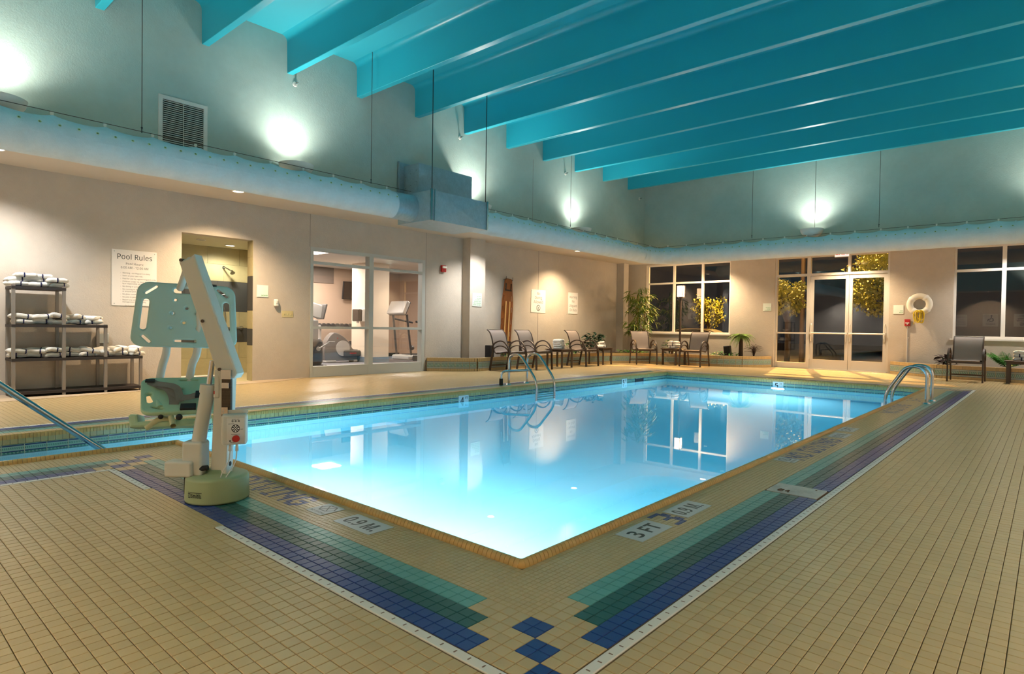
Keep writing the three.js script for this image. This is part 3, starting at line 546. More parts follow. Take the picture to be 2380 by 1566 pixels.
{
  const pts = [V(6.3, DY, DV), V(7.5, DY, DV), V(9.5, DY, DV), V(11.5, DY - 0.01, DV), V(12.6, DY - 0.02, DV)];
  for (let i = 1; i <= 5; i++) { const a = i / 5 * Math.PI / 2; pts.push(V(12.6 + (DUU - 12.6) * Math.sin(a), DY - 0.03, DV - 0.82 * (1 - Math.cos(a)))); }
  for (const v of [5, 4, 3, 2, 1, 0, -1, -2, -3.2]) pts.push(V(DUU, DYU, v));
  fabricDuct('fabric duct turning the corner and running over the glass doors', pts, 0.3, 1, (s, L) => 1);
}
{ const bands = thing('duct_band', 'pale straps round the elbow of the corner fabric duct', 'strap'); for (const [u, v, ry] of [[12.62, 6.85, 0], [13.1, 6.62, -0.75], [13.41, 6.0, -1.5], [13.42, -0.75, -Math.PI / 2]]) { const g = mesh('band', new THREE.CylinderGeometry(DR + 0.006, DR + 0.006, 0.022, 36, 1, true).rotateZ(Math.PI / 2), M.fabric, bands); g.position.set(u, u > 13.2 ? DYU : DY - 0.03, -v); g.rotation.y = ry; } }
// cables that carry the duct
tag(mesh('support_cable', rod([px0, DY + 0.285, -DV], [5.0, DY + 0.285, -DV], 0.004, 6), M.bronze), 'thin steel cable over the long fabric duct by the grille', 'cable', 'duct support cables');
tag(mesh('support_cable', rod([6.3, DY + 0.285, -DV], [DUU + 0.3, DY + 0.26, -DV], 0.004, 6), M.bronze), 'thin steel cable over the fabric duct along the lounge chairs', 'cable', 'duct support cables');
tag(mesh('support_cable', rod([DUU, DYU + 0.27, -DV], [DUU, DYU + 0.28, 3.3], 0.004, 6), M.bronze), 'thin steel cable over the fabric duct along the glass doors', 'cable', 'duct support cables');
for (const [u, v, l] of [[0.93, DV, 'beside the grille'], [4.19, DV, 'between the grille and the metal duct box'], [9.55, DV, 'over the lounge chairs'], [DUU, 4.22, 'over the small palm'], [DUU, 2.8, 'over the glass doors'], [DUU, 1.52, 'over the life ring']]) {
  const h = thing('hanger_wire', 'thin hanger wire from ceiling to duct cable ' + l, 'wire', 'duct hanger wires');
  mesh('wire', rod([u, DY + 0.29, -v], [u, SLAB, -v], 0.0045, 6), M.bronze, h); mesh('turnbuckle', [sph(0.012, u, DY + 0.33, -v, 8), rod([u, DY + 0.27, -v], [u, DY + 0.33, -v], 0.006, 6)], M.black, h);
}
// galvanised plenum
{
  const o = thing('metal_duct_box', 'galvanised sheet metal duct box joining the fabric ducts to the wall', 'duct');
  // panel with a raised diagonal cross
  const crossPanel = (w, h, k) => { const g = new THREE.BufferGeometry(), q = [[-w / 2, -h / 2, 0], [w / 2, -h / 2, 0], [w / 2, h / 2, 0], [-w / 2, h / 2, 0], [0, 0, k]], pos = []; for (let i = 0; i < 4; i++) pos.push(...q[i], ...q[(i + 1) % 4], ...q[4]); g.setAttribute('position', new THREE.Float32BufferAttribute(pos, 3)); g.setAttribute('uv', new THREE.Float32BufferAttribute(pos.reduce((a, x, i) => (i % 3 < 2 ? [...a, x] : a), []), 2)); g.computeVertexNormals(); return g; };
  const A = [5.27, 6.56, 3.1, 3.8, 6.98, VUP], B = [5.0, 6.32, 2.71, 3.2, 6.34, 7.2];
  mesh('upper_box', metreUV(fix(ext(...A))), M.galv, o); mesh('lower_box', metreUV(fix(ext(...B))), M.galv, o);
  for (const [X, off] of [[A, 0], [B, 0]]) { const m = mesh('front_panel', crossPanel(X[1] - X[0], X[3] - X[2], 0.02), M.galv, o); m.position.set((X[0] + X[1]) / 2, (X[2] + X[3]) / 2, -X[4] + 0.001); }
  const s = mesh('side_panel', crossPanel(B[5] - B[4], B[3] - B[2], 0.014), M.galv, o); s.rotation.y = -Math.PI / 2; s.position.set(B[0] - 0.001, (B[2] + B[3]) / 2, -(B[4] + B[5]) / 2);
  mesh('wall_flange', [ext(5.13, 6.7, 3.05, 3.86, VUP - 0.008, VUP), ext(5.13, 5.14, 3.05, 3.86, VUP - 0.06, VUP)], M.galv, o);
  for (const [a, b] of [[4.985, 5.02], [5.06, 5.075], [6.3, 6.335]]) mesh('corner_cleat', ext(a, b, 2.705, 3.215, 6.318, 6.345), M.steel, o);
  for (const [a, b] of [[5.27, 3.7], [5.27, 3.5], [5.27, 3.3]]) for (const v of [7.05, 7.2, 7.33]) mesh('screw', sph(0.006, a, b - (v - 7) * 0.3, -v, 6), M.black, o);
  for (const u of [4.6, 6.32]) { const c = mesh('collar', new THREE.CylinderGeometry(DR + 0.004, DR + 0.008, u < 5 ? 0.42 : 0.08, 36, 1, true).rotateZ(Math.PI / 2), M.galv, o); c.position.set(u < 5 ? 4.8 : 6.36, DY, -DV); }
}
for (const [u, v, y, l] of [[5.02, 6.34, 3.2, 'at the grille side corner'], [6.3, 6.36, 3.2, 'at the lounge side corner']]) tag(mesh('hanger_rod', rod([u, y, -v], [u, SLAB, -v], 0.007, 8), M.black), 'dark threaded rod holding up the metal duct box ' + l, 'rod', 'rods of the duct box');
// ================= PLANTERS =================
function planter(name, label, line, back) {
  const o = thing(name, label, 'planter', 'low tiled planters');
  const c = new THREE.CatmullRomCurve3(line.map(([u, v]) => V(u, 0, v)), false, 'catmullrom', 0.25), L = c.getLength(), H = 0.285;
  const wallG = [], n = Math.round(L / 0.12);
  for (let i = 0; i < n; i++) { const a = c.getPointAt(i / n), b = c.getPointAt((i + 1) / n), d = a.distanceTo(b); wallG.push(new THREE.BoxGeometry(d + 0.02, H - 0.012, 0.1).rotateY(Math.atan2(-(b.z - a.z), b.x - a.x)).translate((a.x + b.x) / 2, (H - 0.012) / 2, (a.z + b.z) / 2)); }
  mesh('core', wallG, M.grout, o);
  const s = new THREE.Shape([...line, ...back].map(([u, v]) => new THREE.Vector2(u, v)));
  const soil = new THREE.ExtrudeGeometry(s, { depth: 0.24, bevelEnabled: false }).rotateX(-Math.PI / 2); mesh('soil', soil, M.soil, o).userData.kind = 'stuff';
  const k = Math.round(L / 0.1524), w = L / k, fg = new THREE.BoxGeometry(w - 0.002, 0.15, 0.008), cg = new THREE.BoxGeometry(w / 3 - 0.002, 0.066, 0.01), tg = new THREE.BoxGeometry(w / 3 - 0.002, 0.012, 0.12), bg = new THREE.BoxGeometry(w / 3 - 0.002, 0.055, 0.008);
  for (let i = 0; i < k; i++) {
    const t = (i + 0.5) / k, p = c.getPointAt(t), g = c.getTangentAt(t), ry = Math.atan2(-g.z, g.x), nx = Math.sin(ry), nz = Math.cos(ry);
    const side = (line[0][1] > 3 ? 1 : 1);
    const pl = (geo, y, off, mat, nm, tt) => { const q = c.getPointAt(tt), e = c.getTangentAt(tt), r = Math.atan2(-e.z, e.x), m = mesh(nm, geo, mat, o); m.position.set(q.x + Math.sin(r) * off * side, y, q.z + Math.cos(r) * off * side); m.rotation.y = r; };
    pl(fg, 0.133, 0.052, M.friezeP, 'border_tile', t);
    for (let q = 0; q < 3; q++) { const tt = (i + (q + 0.5) / 3) / k; pl(cg, 0.244, 0.053, tileMats['tan' + (rnd() * 4 | 0)], 'cap_tile', tt); pl(bg, 0.0285, 0.052, tileMats['tan' + (rnd() * 4 | 0)], 'base_tile', tt); pl(tg, 0.281, 0.0, tileMats['tan' + (rnd() * 4 | 0)], 'top_tile', tt); }
  }
  return o;
}
M.friezeP = new THREE.MeshPhysicalMaterial({ roughness: 0.3, map: canvasTex(256, 256, (x, w, h) => {
  x.fillStyle = '#a3b4b0'; x.fillRect(0, 0, w, h); x.fillStyle = '#4a5878'; x.fillRect(0, 4, w, 12); x.fillRect(0, 240, w, 12); x.fillStyle = '#2b3038'; x.fillRect(0, 52, w, 9); x.fillRect(0, 196, w, 9); x.fillStyle = '#8ba09e'; x.fillRect(0, 61, w, 135);
  x.fillStyle = '#5c8a80'; for (let i = -1; i < 6; i++) { x.beginPath(); x.moveTo(i * 51 + 2, 186); x.lineTo(i * 51 + 26, 186); x.lineTo(i * 51 + 62, 72); x.lineTo(i * 51 + 38, 72); x.fill(); }
  x.strokeStyle = '#c2cfc2'; x.lineWidth = 5; for (let i = -1; i < 6; i++) { x.beginPath(); x.moveTo(i * 51 - 6, 192); x.lineTo(i * 51 + 34, 66); x.stroke(); } x.fillStyle = '#cdb98a'; x.fillRect(0, 0, 4, h); x.fillRect(252, 0, 4, h); }) });
const pl1 = [[7.06, 8.79], [7.45, 8.38], [7.82, 8.06], [8.3, 8.1], [9.2, 8.13], [10.2, 8.15], [11.2, 8.15], [12.1, 8.08], [12.9, 7.95], [13.45, 7.62], [13.85, 7.15], [14.05, 6.5], [14.15, 5.9], [14.25, 5.3], [14.5, 4.83], [14.95, 4.5], [15.28, 4.36]];
planter('planter_bed', 'long low planter with a patterned tile border curving round the corner', pl1, [[15.3, 8.8]]);
const pl2 = [[15.28, 1.52], [15.0, 1.2], [14.72, 0.9], [14.5, 0.55], [14.4, 0.1], [14.33, -0.5], [14.3, -1.0], [14.3, -1.8], [14.35, -2.6]];
planter('planter_bed', 'low planter with a patterned tile border under the life ring', pl2, [[15.3, -2.6]]);
// ================= CHAIRS AND TABLES =================
const chair0 = thing('sling_chair', '', 'chair', 'sling armchairs along the planters');
{
  const pr = [[0.27, 0.425], [0.2, 0.43], [0.02, 0.405], [-0.1, 0.385], [-0.17, 0.40], [-0.215, 0.48], [-0.25, 0.62], [-0.29, 0.75], [-0.345, 0.85], [-0.42, 0.905]];
  mesh('sling', strap(pr, 0.475, 0.005), M.sling, chair0);
  for (const s of [-1, 1]) {
    mesh('side_rail', tube(pr.map(([z, y]) => [s * 0.245, y, z]), 0.0145, 36, 8), M.bronze, chair0);
    mesh('front_leg', strap([[0.275, 0.43], [0.283, 0.3], [0.29, 0.15], [0.295, 0]], 0.026, 0.042, s * 0.285, 8), M.bronze, chair0);
    mesh('rear_leg', strap([[-0.20, 0.43], [-0.235, 0.28], [-0.265, 0.13], [-0.29, 0]], 0.026, 0.04, s * 0.285, 8), M.bronze, chair0);
    mesh('upper_arm', strap([[-0.2, 0.42], [-0.21, 0.52], [-0.16, 0.6], [-0.03, 0.655], [0.1, 0.65], [0.2, 0.58], [0.255, 0.49], [0.277, 0.41]], 0.036, 0.024, s * 0.285, 26), M.bronze, chair0);
    mesh('lower_arm', strap([[-0.21, 0.45], [-0.14, 0.51], [-0.02, 0.55], [0.1, 0.545], [0.2, 0.5], [0.27, 0.43]], 0.03, 0.02, s * 0.285, 20), M.bronze, chair0);
    mesh('side_bar', rod([s * 0.275, 0.41, 0.24], [s * 0.255, 0.395, -0.12], 0.012, 8), M.bronze, chair0);
  }
  mesh('front_bar', box(0.56, 0.04, 0.022, 0, 0.392, 0.277), M.bronze, chair0);
  mesh('stretcher', box(0.56, 0.026, 0.02, 0, 0.12, -0.265), M.bronze, chair0);
  mesh('top_bar', rod([-0.245, 0.9, -0.41], [0.245, 0.9, -0.41], 0.009, 8), M.bronze, chair0);
}
[[8.47, 7.70, 0.02, 'grey sling armchair in front of the black speaker by the pilaster'], [9.35, 7.67, 0, 'grey sling armchair beside the spine board, next to the towel table'], [11.38, 7.73, 0.03, 'grey sling armchair between the two towel tables'], [13.4, 7.12, -0.72, 'grey sling armchair in front of the bamboo plant'], [13.69, 5.76, -Math.PI / 2 + 0.02, 'grey sling armchair in front of the lantern lamp, beside the small palm'], [13.81, -0.02, -Math.PI / 2, 'grey sling armchair under the window next to the fern']].forEach(([u, v, r, l], i) => { const c = i ? copy(chair0) : chair0; c.userData.label = l; put(c, u, 0.002, v, r); });
const table0 = thing('side_table', '', 'table', 'bronze side tables');
{
  mesh('tabletop', rbox(0.52, 0.018, 0.52, 0.006, 0, 0.441, 0), M.bronze, table0);
  mesh('apron', [box(0.44, 0.05, 0.015, 0, 0.407, 0.22), box(0.44, 0.05, 0.015, 0, 0.407, -0.22), box(0.015, 0.05, 0.44, 0.22, 0.407, 0), box(0.015, 0.05, 0.44, -0.22, 0.407, 0)], M.bronze, table0);
  for (const sx of [-1, 1]) for (const sz of [-1, 1]) mesh('leg', box(0.058, 0.432, 0.02, sx * 0.2, 0.216, sz * 0.222), M.bronze, table0);
}
[[10.38, 7.72, 0, 'bronze side table with a stack of towels beside the spine board chairs'], [12.3, 7.8, 0, 'bronze side table with a rolled towel heap by the leafy bush'], [13.83, 6.42, -0.1 - Math.PI / 2, 'bronze side table with towels between the bamboo chair and the lantern chair'], [14.02, -0.88, -Math.PI / 2, 'bronze side table with three folded towels beside the fern']].forEach(([u, v, r, l], i) => { const c = i ? copy(table0) : table0; c.userData.label = l; put(c, u, 0.002, v, r); });
// ================= TOWELS =================
function towelGeo(w, h, d, sag, s0) {       // folded towel: soft fold along +z, layered ends
  const nx = 12, ny = 14, pos = [], idx = [], uv = []; let q = s0 >>> 0; const rn = () => { q = (q * 1664525 + 1013904223) >>> 0; return q / 4294967296; };
  const ph = rn() * 6, ph2 = rn() * 6;
  for (let i = 0; i <= nx; i++) for (let k = 0; k < ny; k++) {
    const a = k / ny * 2 * Math.PI, tx = i / nx * 2 - 1, ends = Math.pow(Math.max(0, 1 - Math.abs(tx) ** 8), 0.35);
    const cs = Math.cos(a), sn = Math.sin(a), sg = (x, e) => Math.sign(x) * Math.pow(Math.abs(x), e);
    let z = sg(cs, 0.45) * d / 2 * (0.92 + 0.08 * ends), y = sg(sn, 0.55) * h / 2 * (0.5 + 0.5 * ends);
    if (cs > 0.9) z -= 0.012 * (1 - Math.abs(sn) * 2);   // groove between the layers
    y += sag * (tx * tx - 0.4) * -1 + 0.05 * h * Math.sin(tx * 5 + ph) + 0.04 * h * Math.sin(a * 3 + tx * 4 + ph2); z += 0.02 * d * Math.sin(tx * 4 + ph2);
    pos.push(tx * w / 2, y + h / 2, z); uv.push(tx * w / 2, a * 0.05);
  }
  for (let i = 0; i < nx; i++) for (let k = 0; k < ny; k++) { const a = i * ny + k, b = i * ny + (k + 1) % ny; idx.push(a, b, a + ny, b, b + ny, a + ny); }
  for (const [b0, f] of [[0, 0], [nx * ny, 1]]) { const c = pos.length / 3; let x = 0, y = 0, z = 0; for (let k = 0; k < ny; k++) { x += pos[3 * (b0 + k)]; y += pos[3 * (b0 + k) + 1]; z += pos[3 * (b0 + k) + 2]; } pos.push(x / ny, y / ny, z / ny); uv.push(0, 0); for (let k = 0; k < ny; k++) f ? idx.push(c, b0 + k, b0 + (k + 1) % ny) : idx.push(c, b0 + (k + 1) % ny, b0 + k); }
  const g = new THREE.BufferGeometry(); g.setAttribute('position', new THREE.Float32BufferAttribute(pos, 3)); g.setAttribute('uv', new THREE.Float32BufferAttribute(uv, 2)); g.setIndex(idx); g.computeVertexNormals(); return g;
}
function stripeGeo(g, H, x0, x1) {   // band of the towel surface between two widths, lifted a little
  const pos = [], nx = 12, ny = 14, src = g.attributes.position, idx = [];
  const S = 3; for (let i = 0; i <= S; i++) for (let k = 0; k < ny; k++) { const t = (x0 + (x1 - x0) * i / S + 1) / 2 * nx, a = Math.min(nx - 1, t | 0), f = t - a, A = a * ny + k, B = A + ny; for (let c = 0; c < 3; c++) { const v = src.array[3 * A + c] * (1 - f) + src.array[3 * B + c] * f, m = c === 1 ? H / 2 : 0; pos.push(c ? m + (v - m) * 1.06 : v); } }
  for (let i = 0; i < S; i++) for (let k = 0; k < ny; k++) { const a = i * ny + k, b = i * ny + (k + 1) % ny; idx.push(a, b, a + ny, b, b + ny, a + ny); }
  const o = new THREE.BufferGeometry(); o.setAttribute('position', new THREE.Float32BufferAttribute(pos, 3)); o.setIndex(idx); o.computeVertexNormals(); return o;
}
const towelKinds = [0, 1, 2, 3].map((i) => { const g = towelGeo(0.27 + 0.02 * (i % 2), 0.074, 0.24, 0.004 + 0.004 * i, 991 + i * 77), x = [-0.3, 0.2, 0.42, -0.1][i]; return { g, s: stripeGeo(g, 0.074, x, x + 0.13) }; });
function towel(kind, u, y, v, ry, rx, rz, label, group, sc = 1) {
  const o = thing('folded_towel', label, 'towel', group), k = towelKinds[kind % 4];
  mesh('cloth', k.g, M.towel, o); mesh('stripe', k.s, M.navy, o);
  put(o, u, y, v); o.rotation.set(rx, ry, rz); o.scale.setScalar(sc); return o;
}
for (const [u, v, y0, n, l, r] of [[10.36, 7.72, 0.452, 4, 'white towel with a navy stripe in the stack on the table by the spine board', 0.2], [13.82, 6.42, 0.452, 3, 'white towel with a navy stripe on the table between bamboo and lantern', -1.75], [14.05, -0.88, 0.452, 3, 'white folded towel with a navy stripe on the table beside the fern', -1.5]])
  for (let i = 0; i < n; i++) towel(i + (u > 14 ? 3 : 0), u + rr(-0.01, 0.01), y0 + i * (n === 4 ? 0.055 : 0.064), v + rr(-0.01, 0.01), r + rr(-0.08, 0.08), 0, 0, l, 'towels on table ' + Math.round(u), 0.95);
towel(2, 12.33, 0.452, 7.8, 0.3, 0, 0, 'white crumpled towel at the bottom of the heap by the leafy bush', 'towels on table 12', 0.95); towel(1, 12.37, 0.5, 7.8, 0.8, 0.25, 0.3, 'white crumpled towel on top of the heap by the leafy bush', 'towels on table 12', 0.8); towel(0, 12.36, 0.57, 7.79, 0.5, -0.1, 0.15, 'white rolled towel on top of the heap by the leafy bush', 'towels on table 12', 0.62);
// ================= TOWEL RACK =================
{
  const o = thing('towel_rack', 'stepped metal rack of white towels against the stucco wall', 'rack');
  const post = (u, v, h) => mesh('post', ext(u - 0.018, u + 0.018, 0.004, h, v - 0.018, v + 0.018), M.shelfGrey, o);
  const vf = 8.38, vb = 8.74; const us = [-0.02, 0.5, 0.97, 1.4], hs = [1.42, 1.42, 0.93, 0.5];
  us.forEach((u, i) => { post(u, vf, hs[i]); post(u, vb, hs[i]); });
  const shelf = (u0, u1, y) => mesh('shelf', ext(u0 - 0.02, u1 + 0.02, y - 0.035, y, vf - 0.02, vb + 0.02), M.shelfDark, o);
  shelf(us[0], us[1], 1.4); shelf(us[0], us[2], 0.92); shelf(us[0], us[3], 0.49); shelf(us[0], us[3], 0.07);
  const row = (u0, u1, y, tiers, mess, nm) => { for (let t = 0; t < tiers; t++) { const n = Math.round((u1 - u0) / 0.19); for (let i = 0; i < n; i++) { const m = mess * (t > 0 ? 1 : 0.4); towel(i + t, u0 + (i + 0.5) * (u1 - u0) / n + rr(-0.02, 0.02), y + t * 0.06 + rr(0, 0.012) * mess, 8.53 + rr(-0.04, 0.03), rr(-0.25, 0.25) * mess + (rnd() < 0.25 * mess ? 0.5 : 0), rr(-0.12, 0.12) * m, rr(-0.18, 0.18) * m, `white towel with a navy stripe on the ${nm} shelf of the stepped rack`, 'towels on the ' + nm + ' shelf', 0.82); } } };
  row(-0.07, 0.56, 1.4, 2, 0.5, 'top'); row(-0.02, 0.95, 0.92, 2, 1.4, 'middle'); row(-0.05, 1.44, 0.49, 2, 1.3, 'lower'); 
  towel(0, 0.12, 1.515, 8.52, 0.05, 0, 0, 'white towel lying uppermost on the top shelf of the stepped rack', 'towels on the top shelf', 0.82); towel(3, 0.3, 1.512, 8.54, -0.08, 0, 0.02, 'white towel lying uppermost on the top shelf of the stepped rack', 'towels on the top shelf', 0.78);
}
// ================= SIGNS AND WALL FITTINGS =================
function sign(name, label, w, h, draw, place, screws = true, cat = 'sign', tw = 512) {
  const o = thing(name, label, cat), t = canvasTex(tw, Math.round(tw * h / w), draw);
  mesh('board', rbox(w, h, 0.008, 0.003, 0, 0, 0.004, 1), M.white, o);
  mesh('print', new THREE.PlaneGeometry(w - 0.004, h - 0.004).translate(0, 0, 0.0085), new THREE.MeshPhysicalMaterial({ map: t, roughness: 0.45 }), o);
  if (screws) for (const sx of [-1, 1]) for (const sy of [-1, 1]) mesh('screw', cyl(0.005, 0.005, 0.003, 0, 0, 0, 8).rotateX(Math.PI / 2).translate(sx * (w / 2 - 0.03), sy * (h / 2 - 0.03), 0.0095), M.steel, o);
  put(o, ...place); return o;
}
const BG = '#e4dfda';
const fill = (x, w, h, c = BG) => { x.fillStyle = c; x.fillRect(0, 0, w, h); };
const rules = (x, w, h) => {
  fill(x, w, h); x.fillStyle = '#14211f'; x.textAlign = 'center'; x.font = '92px sans-serif'; x.fillText('Pool Rules', w / 2, 118, 410); x.fillStyle = '#4a4a48'; x.font = '40px sans-serif'; x.fillText('Pool Hours:', w / 2, 188); x.fillText('6:00 AM - 12:00 AM', w / 2, 238, 320);
  x.textAlign = 'left'; x.font = '23px sans-serif'; let y = 292; for (const [b, s] of [[1, 'Warning - no lifeguard on duty.'], [1, 'Swim at your own risk.'], [1, 'Pool for use by registered guests only.'], [1, 'Children under 16, must be accompanied'], [0, 'by a responsible adult.'], [1, 'No diving or jumping.'], [1, 'No running or horseplay in'], [0, 'or around pool area.'], [1, 'No glass containers in pool area.'], [1, 'No pets in pool area.'], [1, 'Report any unsafe conditions to'], [0, 'management immediately.']]) { if (b) { y += 9; x.fillText('-', 92, y); } x.fillText(s, 116, y); y += 27; }
  x.textAlign = 'center'; x.fillText('In Case of an Emergency', w / 2 + 20, y + 22); x.fillText('Call 911', w / 2 + 20, y + 48);
};
sign('pool_rules_sign', 'large white pool rules sign over the towel rack', 0.585, 0.81, rules, [1.445, 1.61, VW]);
const greenSign = (lines, size, y0, step) => (x, w, h) => { fill(x, w, h, '#dde6dd'); x.fillStyle = '#2f8f4a'; x.textAlign = 'right'; x.font = `bold ${size}px sans-serif`; lines.forEach((l, i) => x.fillText(l, w - 30, y0 + i * step)); };
sign('shower_sign', 'small pale sign with green shower lettering by the tiled doorway', 0.2, 0.205, greenSign(['SHOWER'], 74, 480, 0), [3.385, 1.525, VW], false);
sign('food_sign', 'pale sign with green no food or drink lettering on the pilaster', 0.305, 0.305, greenSign(['NO FOOD', 'OR DRINK', 'ALLOWED IN', 'THE POOL AREA', 'POOL FOR HOTEL', 'GUESTS USE ONLY'], 52, 140, 66), [8.315, 1.58, VW - 0.25], false);
const diver = (x, cx, cy, r) => { x.strokeStyle = '#14141a'; x.lineWidth = r * 0.2; x.beginPath(); x.arc(cx, cy, r, 0, 7); x.stroke(); x.lineWidth = r * 0.16; x.beginPath(); x.moveTo(cx - r * 0.68, cy - r * 0.68); x.lineTo(cx + r * 0.68, cy + r * 0.68); x.stroke(); x.lineWidth = r * 0.18; x.beginPath(); x.moveTo(cx + r * 0.45, cy - r * 0.5); x.lineTo(cx - r * 0.1, cy + r * 0.1); x.lineTo(cx - r * 0.5, cy + r * 0.25); x.stroke(); x.beginPath(); x.moveTo(cx - r * 0.55, cy + r * 0.6); x.lineTo(cx + r * 0.5, cy + r * 0.6); x.stroke(); };
const noDiving = (x, w, h) => { fill(x, w, h); x.fillStyle = '#17171c'; x.textAlign = 'center'; x.font = '92px sans-serif'; x.fillText('No', w / 2, 116); x.fillText('Diving', w / 2, 210); x.fillText('Allowed', w / 2, 304, 370); diver(x, w / 2, 406, 62); };
sign('no_diving_sign', 'white no diving allowed sign with a crossed circle on the stucco wall', 0.6, 0.6, noDiving, [10.845, 1.655, VW]);
const lifeguard = (x, w, h) => { fill(x, w, h); x.fillStyle = '#6b6760'; x.textAlign = 'center'; x.font = '108px sans-serif'; ['Warning', 'No', 'Lifeguard', 'On Duty'].forEach((l, i) => x.fillText(l, w / 2, 180 + i * 138, 430)); };
sign('lifeguard_sign', 'narrow white no lifeguard on duty sign on the stucco wall', 0.45, 0.6, lifeguard, [12.395, 1.66, VW]);
sign('closing_sign', 'small pale sign with three green lines beside the planter window', 0.22, 0.205, greenSign(['SUN DECK', 'CLOSES', 'AT DUSK PM'], 64, 300, 80), [UW, 1.605, 4.46, -Math.PI / 2], false);
sign('deck_sign', 'small pale sign with two green words between the doors and life ring', 0.21, 0.21, greenSign(['SUN', 'DECK'], 72, 360, 92), [UW, 1.515, 1.425, -Math.PI / 2], false);
// signs on the wall behind the camera, seen mirrored in the window
sign('no_diving_sign', 'white no diving allowed sign on the wall facing the doors', 0.6, 0.6, noDiving, [UB, 1.62, -0.25, Math.PI / 2]);
sign('lift_sign', 'white pool lift sign with a wheelchair symbol on the wall facing the doors', 0.6, 0.6, (x, w, h) => { fill(x, w, h); x.fillStyle = '#17171c'; x.textAlign = 'center'; x.font = '88px sans-serif'; x.fillText('Pool Lift', w / 2, 440); x.strokeStyle = '#17171c'; x.lineWidth = 26; x.beginPath(); x.arc(w / 2 - 20, 240, 70, 0.2, 4.2); x.stroke(); x.beginPath(); x.moveTo(w / 2 - 30, 110); x.lineTo(w / 2 - 10, 210); x.lineTo(w / 2 + 70, 215); x.lineTo(w / 2 + 105, 300); x.stroke(); x.beginPath(); x.arc(w / 2 - 32, 70, 26, 0, 7); x.fill(); }, [UB, 1.62, 0.92, Math.PI / 2]);
sign('lifeguard_sign', 'white no lifeguard sign on the wall facing the doors', 0.45, 0.6, lifeguard, [UB, 1.6, 2.05, Math.PI / 2]);
{
  let o = thing('fire_alarm', 'red fire alarm horn with a white strobe on the stucco wall', 'alarm'); put(o, 7.48, 2.235, VW);
  mesh('housing', rbox(0.125, 0.145, 0.06, 0.01, 0, 0, 0.03), M.red, o); mesh('strobe', rbox(0.115, 0.045, 0.035, 0.008, 0, 0.03, 0.07), M.white, o); mesh('grille', [0, 1, 2, 3].map((i) => box(0.08, 0.004, 0.003, 0, -0.02 - i * 0.012, 0.061)), M.black, o);
  o = thing('fire_pull_station', 'red fire alarm pull station under the life ring', 'alarm'); put(o, UW, 1.2, 1.235, -Math.PI / 2);
  mesh('body', rbox(0.11, 0.14, 0.05, 0.006, 0, 0, 0.025), M.red, o); mesh('handle', [box(0.08, 0.026, 0.012, 0, 0.0, 0.056), box(0.02, 0.04, 0.012, 0, -0.02, 0.056)], M.white, o); mesh('cap_plate', box(0.115, 0.03, 0.03, 0, 0.07, 0.03), M.red, o);
  tag(mesh('wall_conduit', [rod([UW - 0.014, 0.26, -1.235], [UW - 0.014, 1.13, -1.235], 0.011), ext(UW - 0.02, UW, 0.84, 0.86, 1.21, 1.26)], M.alu), 'thin grey conduit running down from the red pull station', 'conduit');
  o = thing('soap_dispenser', 'small white dispenser on the wall between shower sign and gym window', 'dispenser'); put(o, 3.615, 1.335, VW);
  mesh('body', rbox(0.07, 0.12, 0.06, 0.018, 0, 0, 0.03, 3), M.white, o); mesh('button', rbox(0.03, 0.05, 0.01, 0.006, 0, 0.01, 0.062), M.aluWhite, o);
  o = thing('switch_plate', 'beige triple switch plate on the wall beside the gym window', 'switch'); put(o, 3.84, 1.145, VW);
  mesh('plate', rbox(0.215, 0.115, 0.006, 0.003, 0, 0, 0.003, 1), std('ivory', 0xc8bb8c, 0.5), o); for (const x of [-0.065, 0, 0.065]) mesh('toggle', box(0.012, 0.026, 0.012, x, 0, 0.01), M.ivory, o);
  o = thing('outlet_box', 'grey weatherproof outlet box on the wall behind the towel rack', 'outlet'); put(o, 1.045, 0.73, VW);
  mesh('cover', rbox(0.14, 0.14, 0.035, 0.008, 0, 0, 0.018), std('outletGrey', 0xa9aba6, 0.5), o); mesh('lock', cyl(0.012, 0.012, 0.008).rotateX(Math.PI / 2).translate(0.035, -0.01, 0.038), M.black, o);
}
// life ring with a hank of rope
{
  const o = thing('life_ring', 'white life ring hanging on the wall by the doors', 'life ring'); put(o, UW - 0.075, 1.63, 1.0, -Math.PI / 2);
  mesh('ring', new THREE.TorusGeometry(0.19, 0.068, 18, 48).scale(1, 1, 0.8), std('ring', 0xe3dccb, 0.55), o);
  for (let i = 0; i < 4; i++) { const a = Math.PI / 4 + i * Math.PI / 2 + 0.1, m = mesh('strap', new THREE.TorusGeometry(0.071, 0.004, 6, 24).scale(1, 1, 8).rotateX(Math.PI / 2).scale(1, 1, 0.82), M.white, o); m.position.set(Math.cos(a) * 0.19, Math.sin(a) * 0.19, 0); m.rotation.z = a; }
  const h = thing('rope_hank', 'yellow rope hank tied to the bottom of the life ring', 'rope'); put(h, UW - 0.135, 1.4, 0.99, -Math.PI / 2);
  for (let i = 0; i < 11; i++) { const w = rr(0.03, 0.085), l = rr(0.09, 0.17), x = rr(-0.05, 0.05), z = rr(-0.025, 0.03); mesh('coil', tube([[x, 0.09, z], [x + w, 0.03, z + rr(-0.02, 0.02)], [x + w * 0.8, -l, z], [x, -l - 0.03, z + rr(-0.02, 0.02)], [x - w * 0.8, -l * 0.8, z], [x - w, 0.02, z]], 0.0075, 40, 7, true), M.rope, h); }
  mesh('binding', new THREE.TorusGeometry(0.05, 0.009, 8, 24).rotateX(Math.PI / 2).translate(0, 0.05, 0), M.rope, h);
  mesh('tail', tube([[-0.05, -0.05, 0.02], [-0.09, -0.15, 0.02], [-0.1, -0.23, 0.02]], 0.0075, 16, 7), M.rope, h);
}
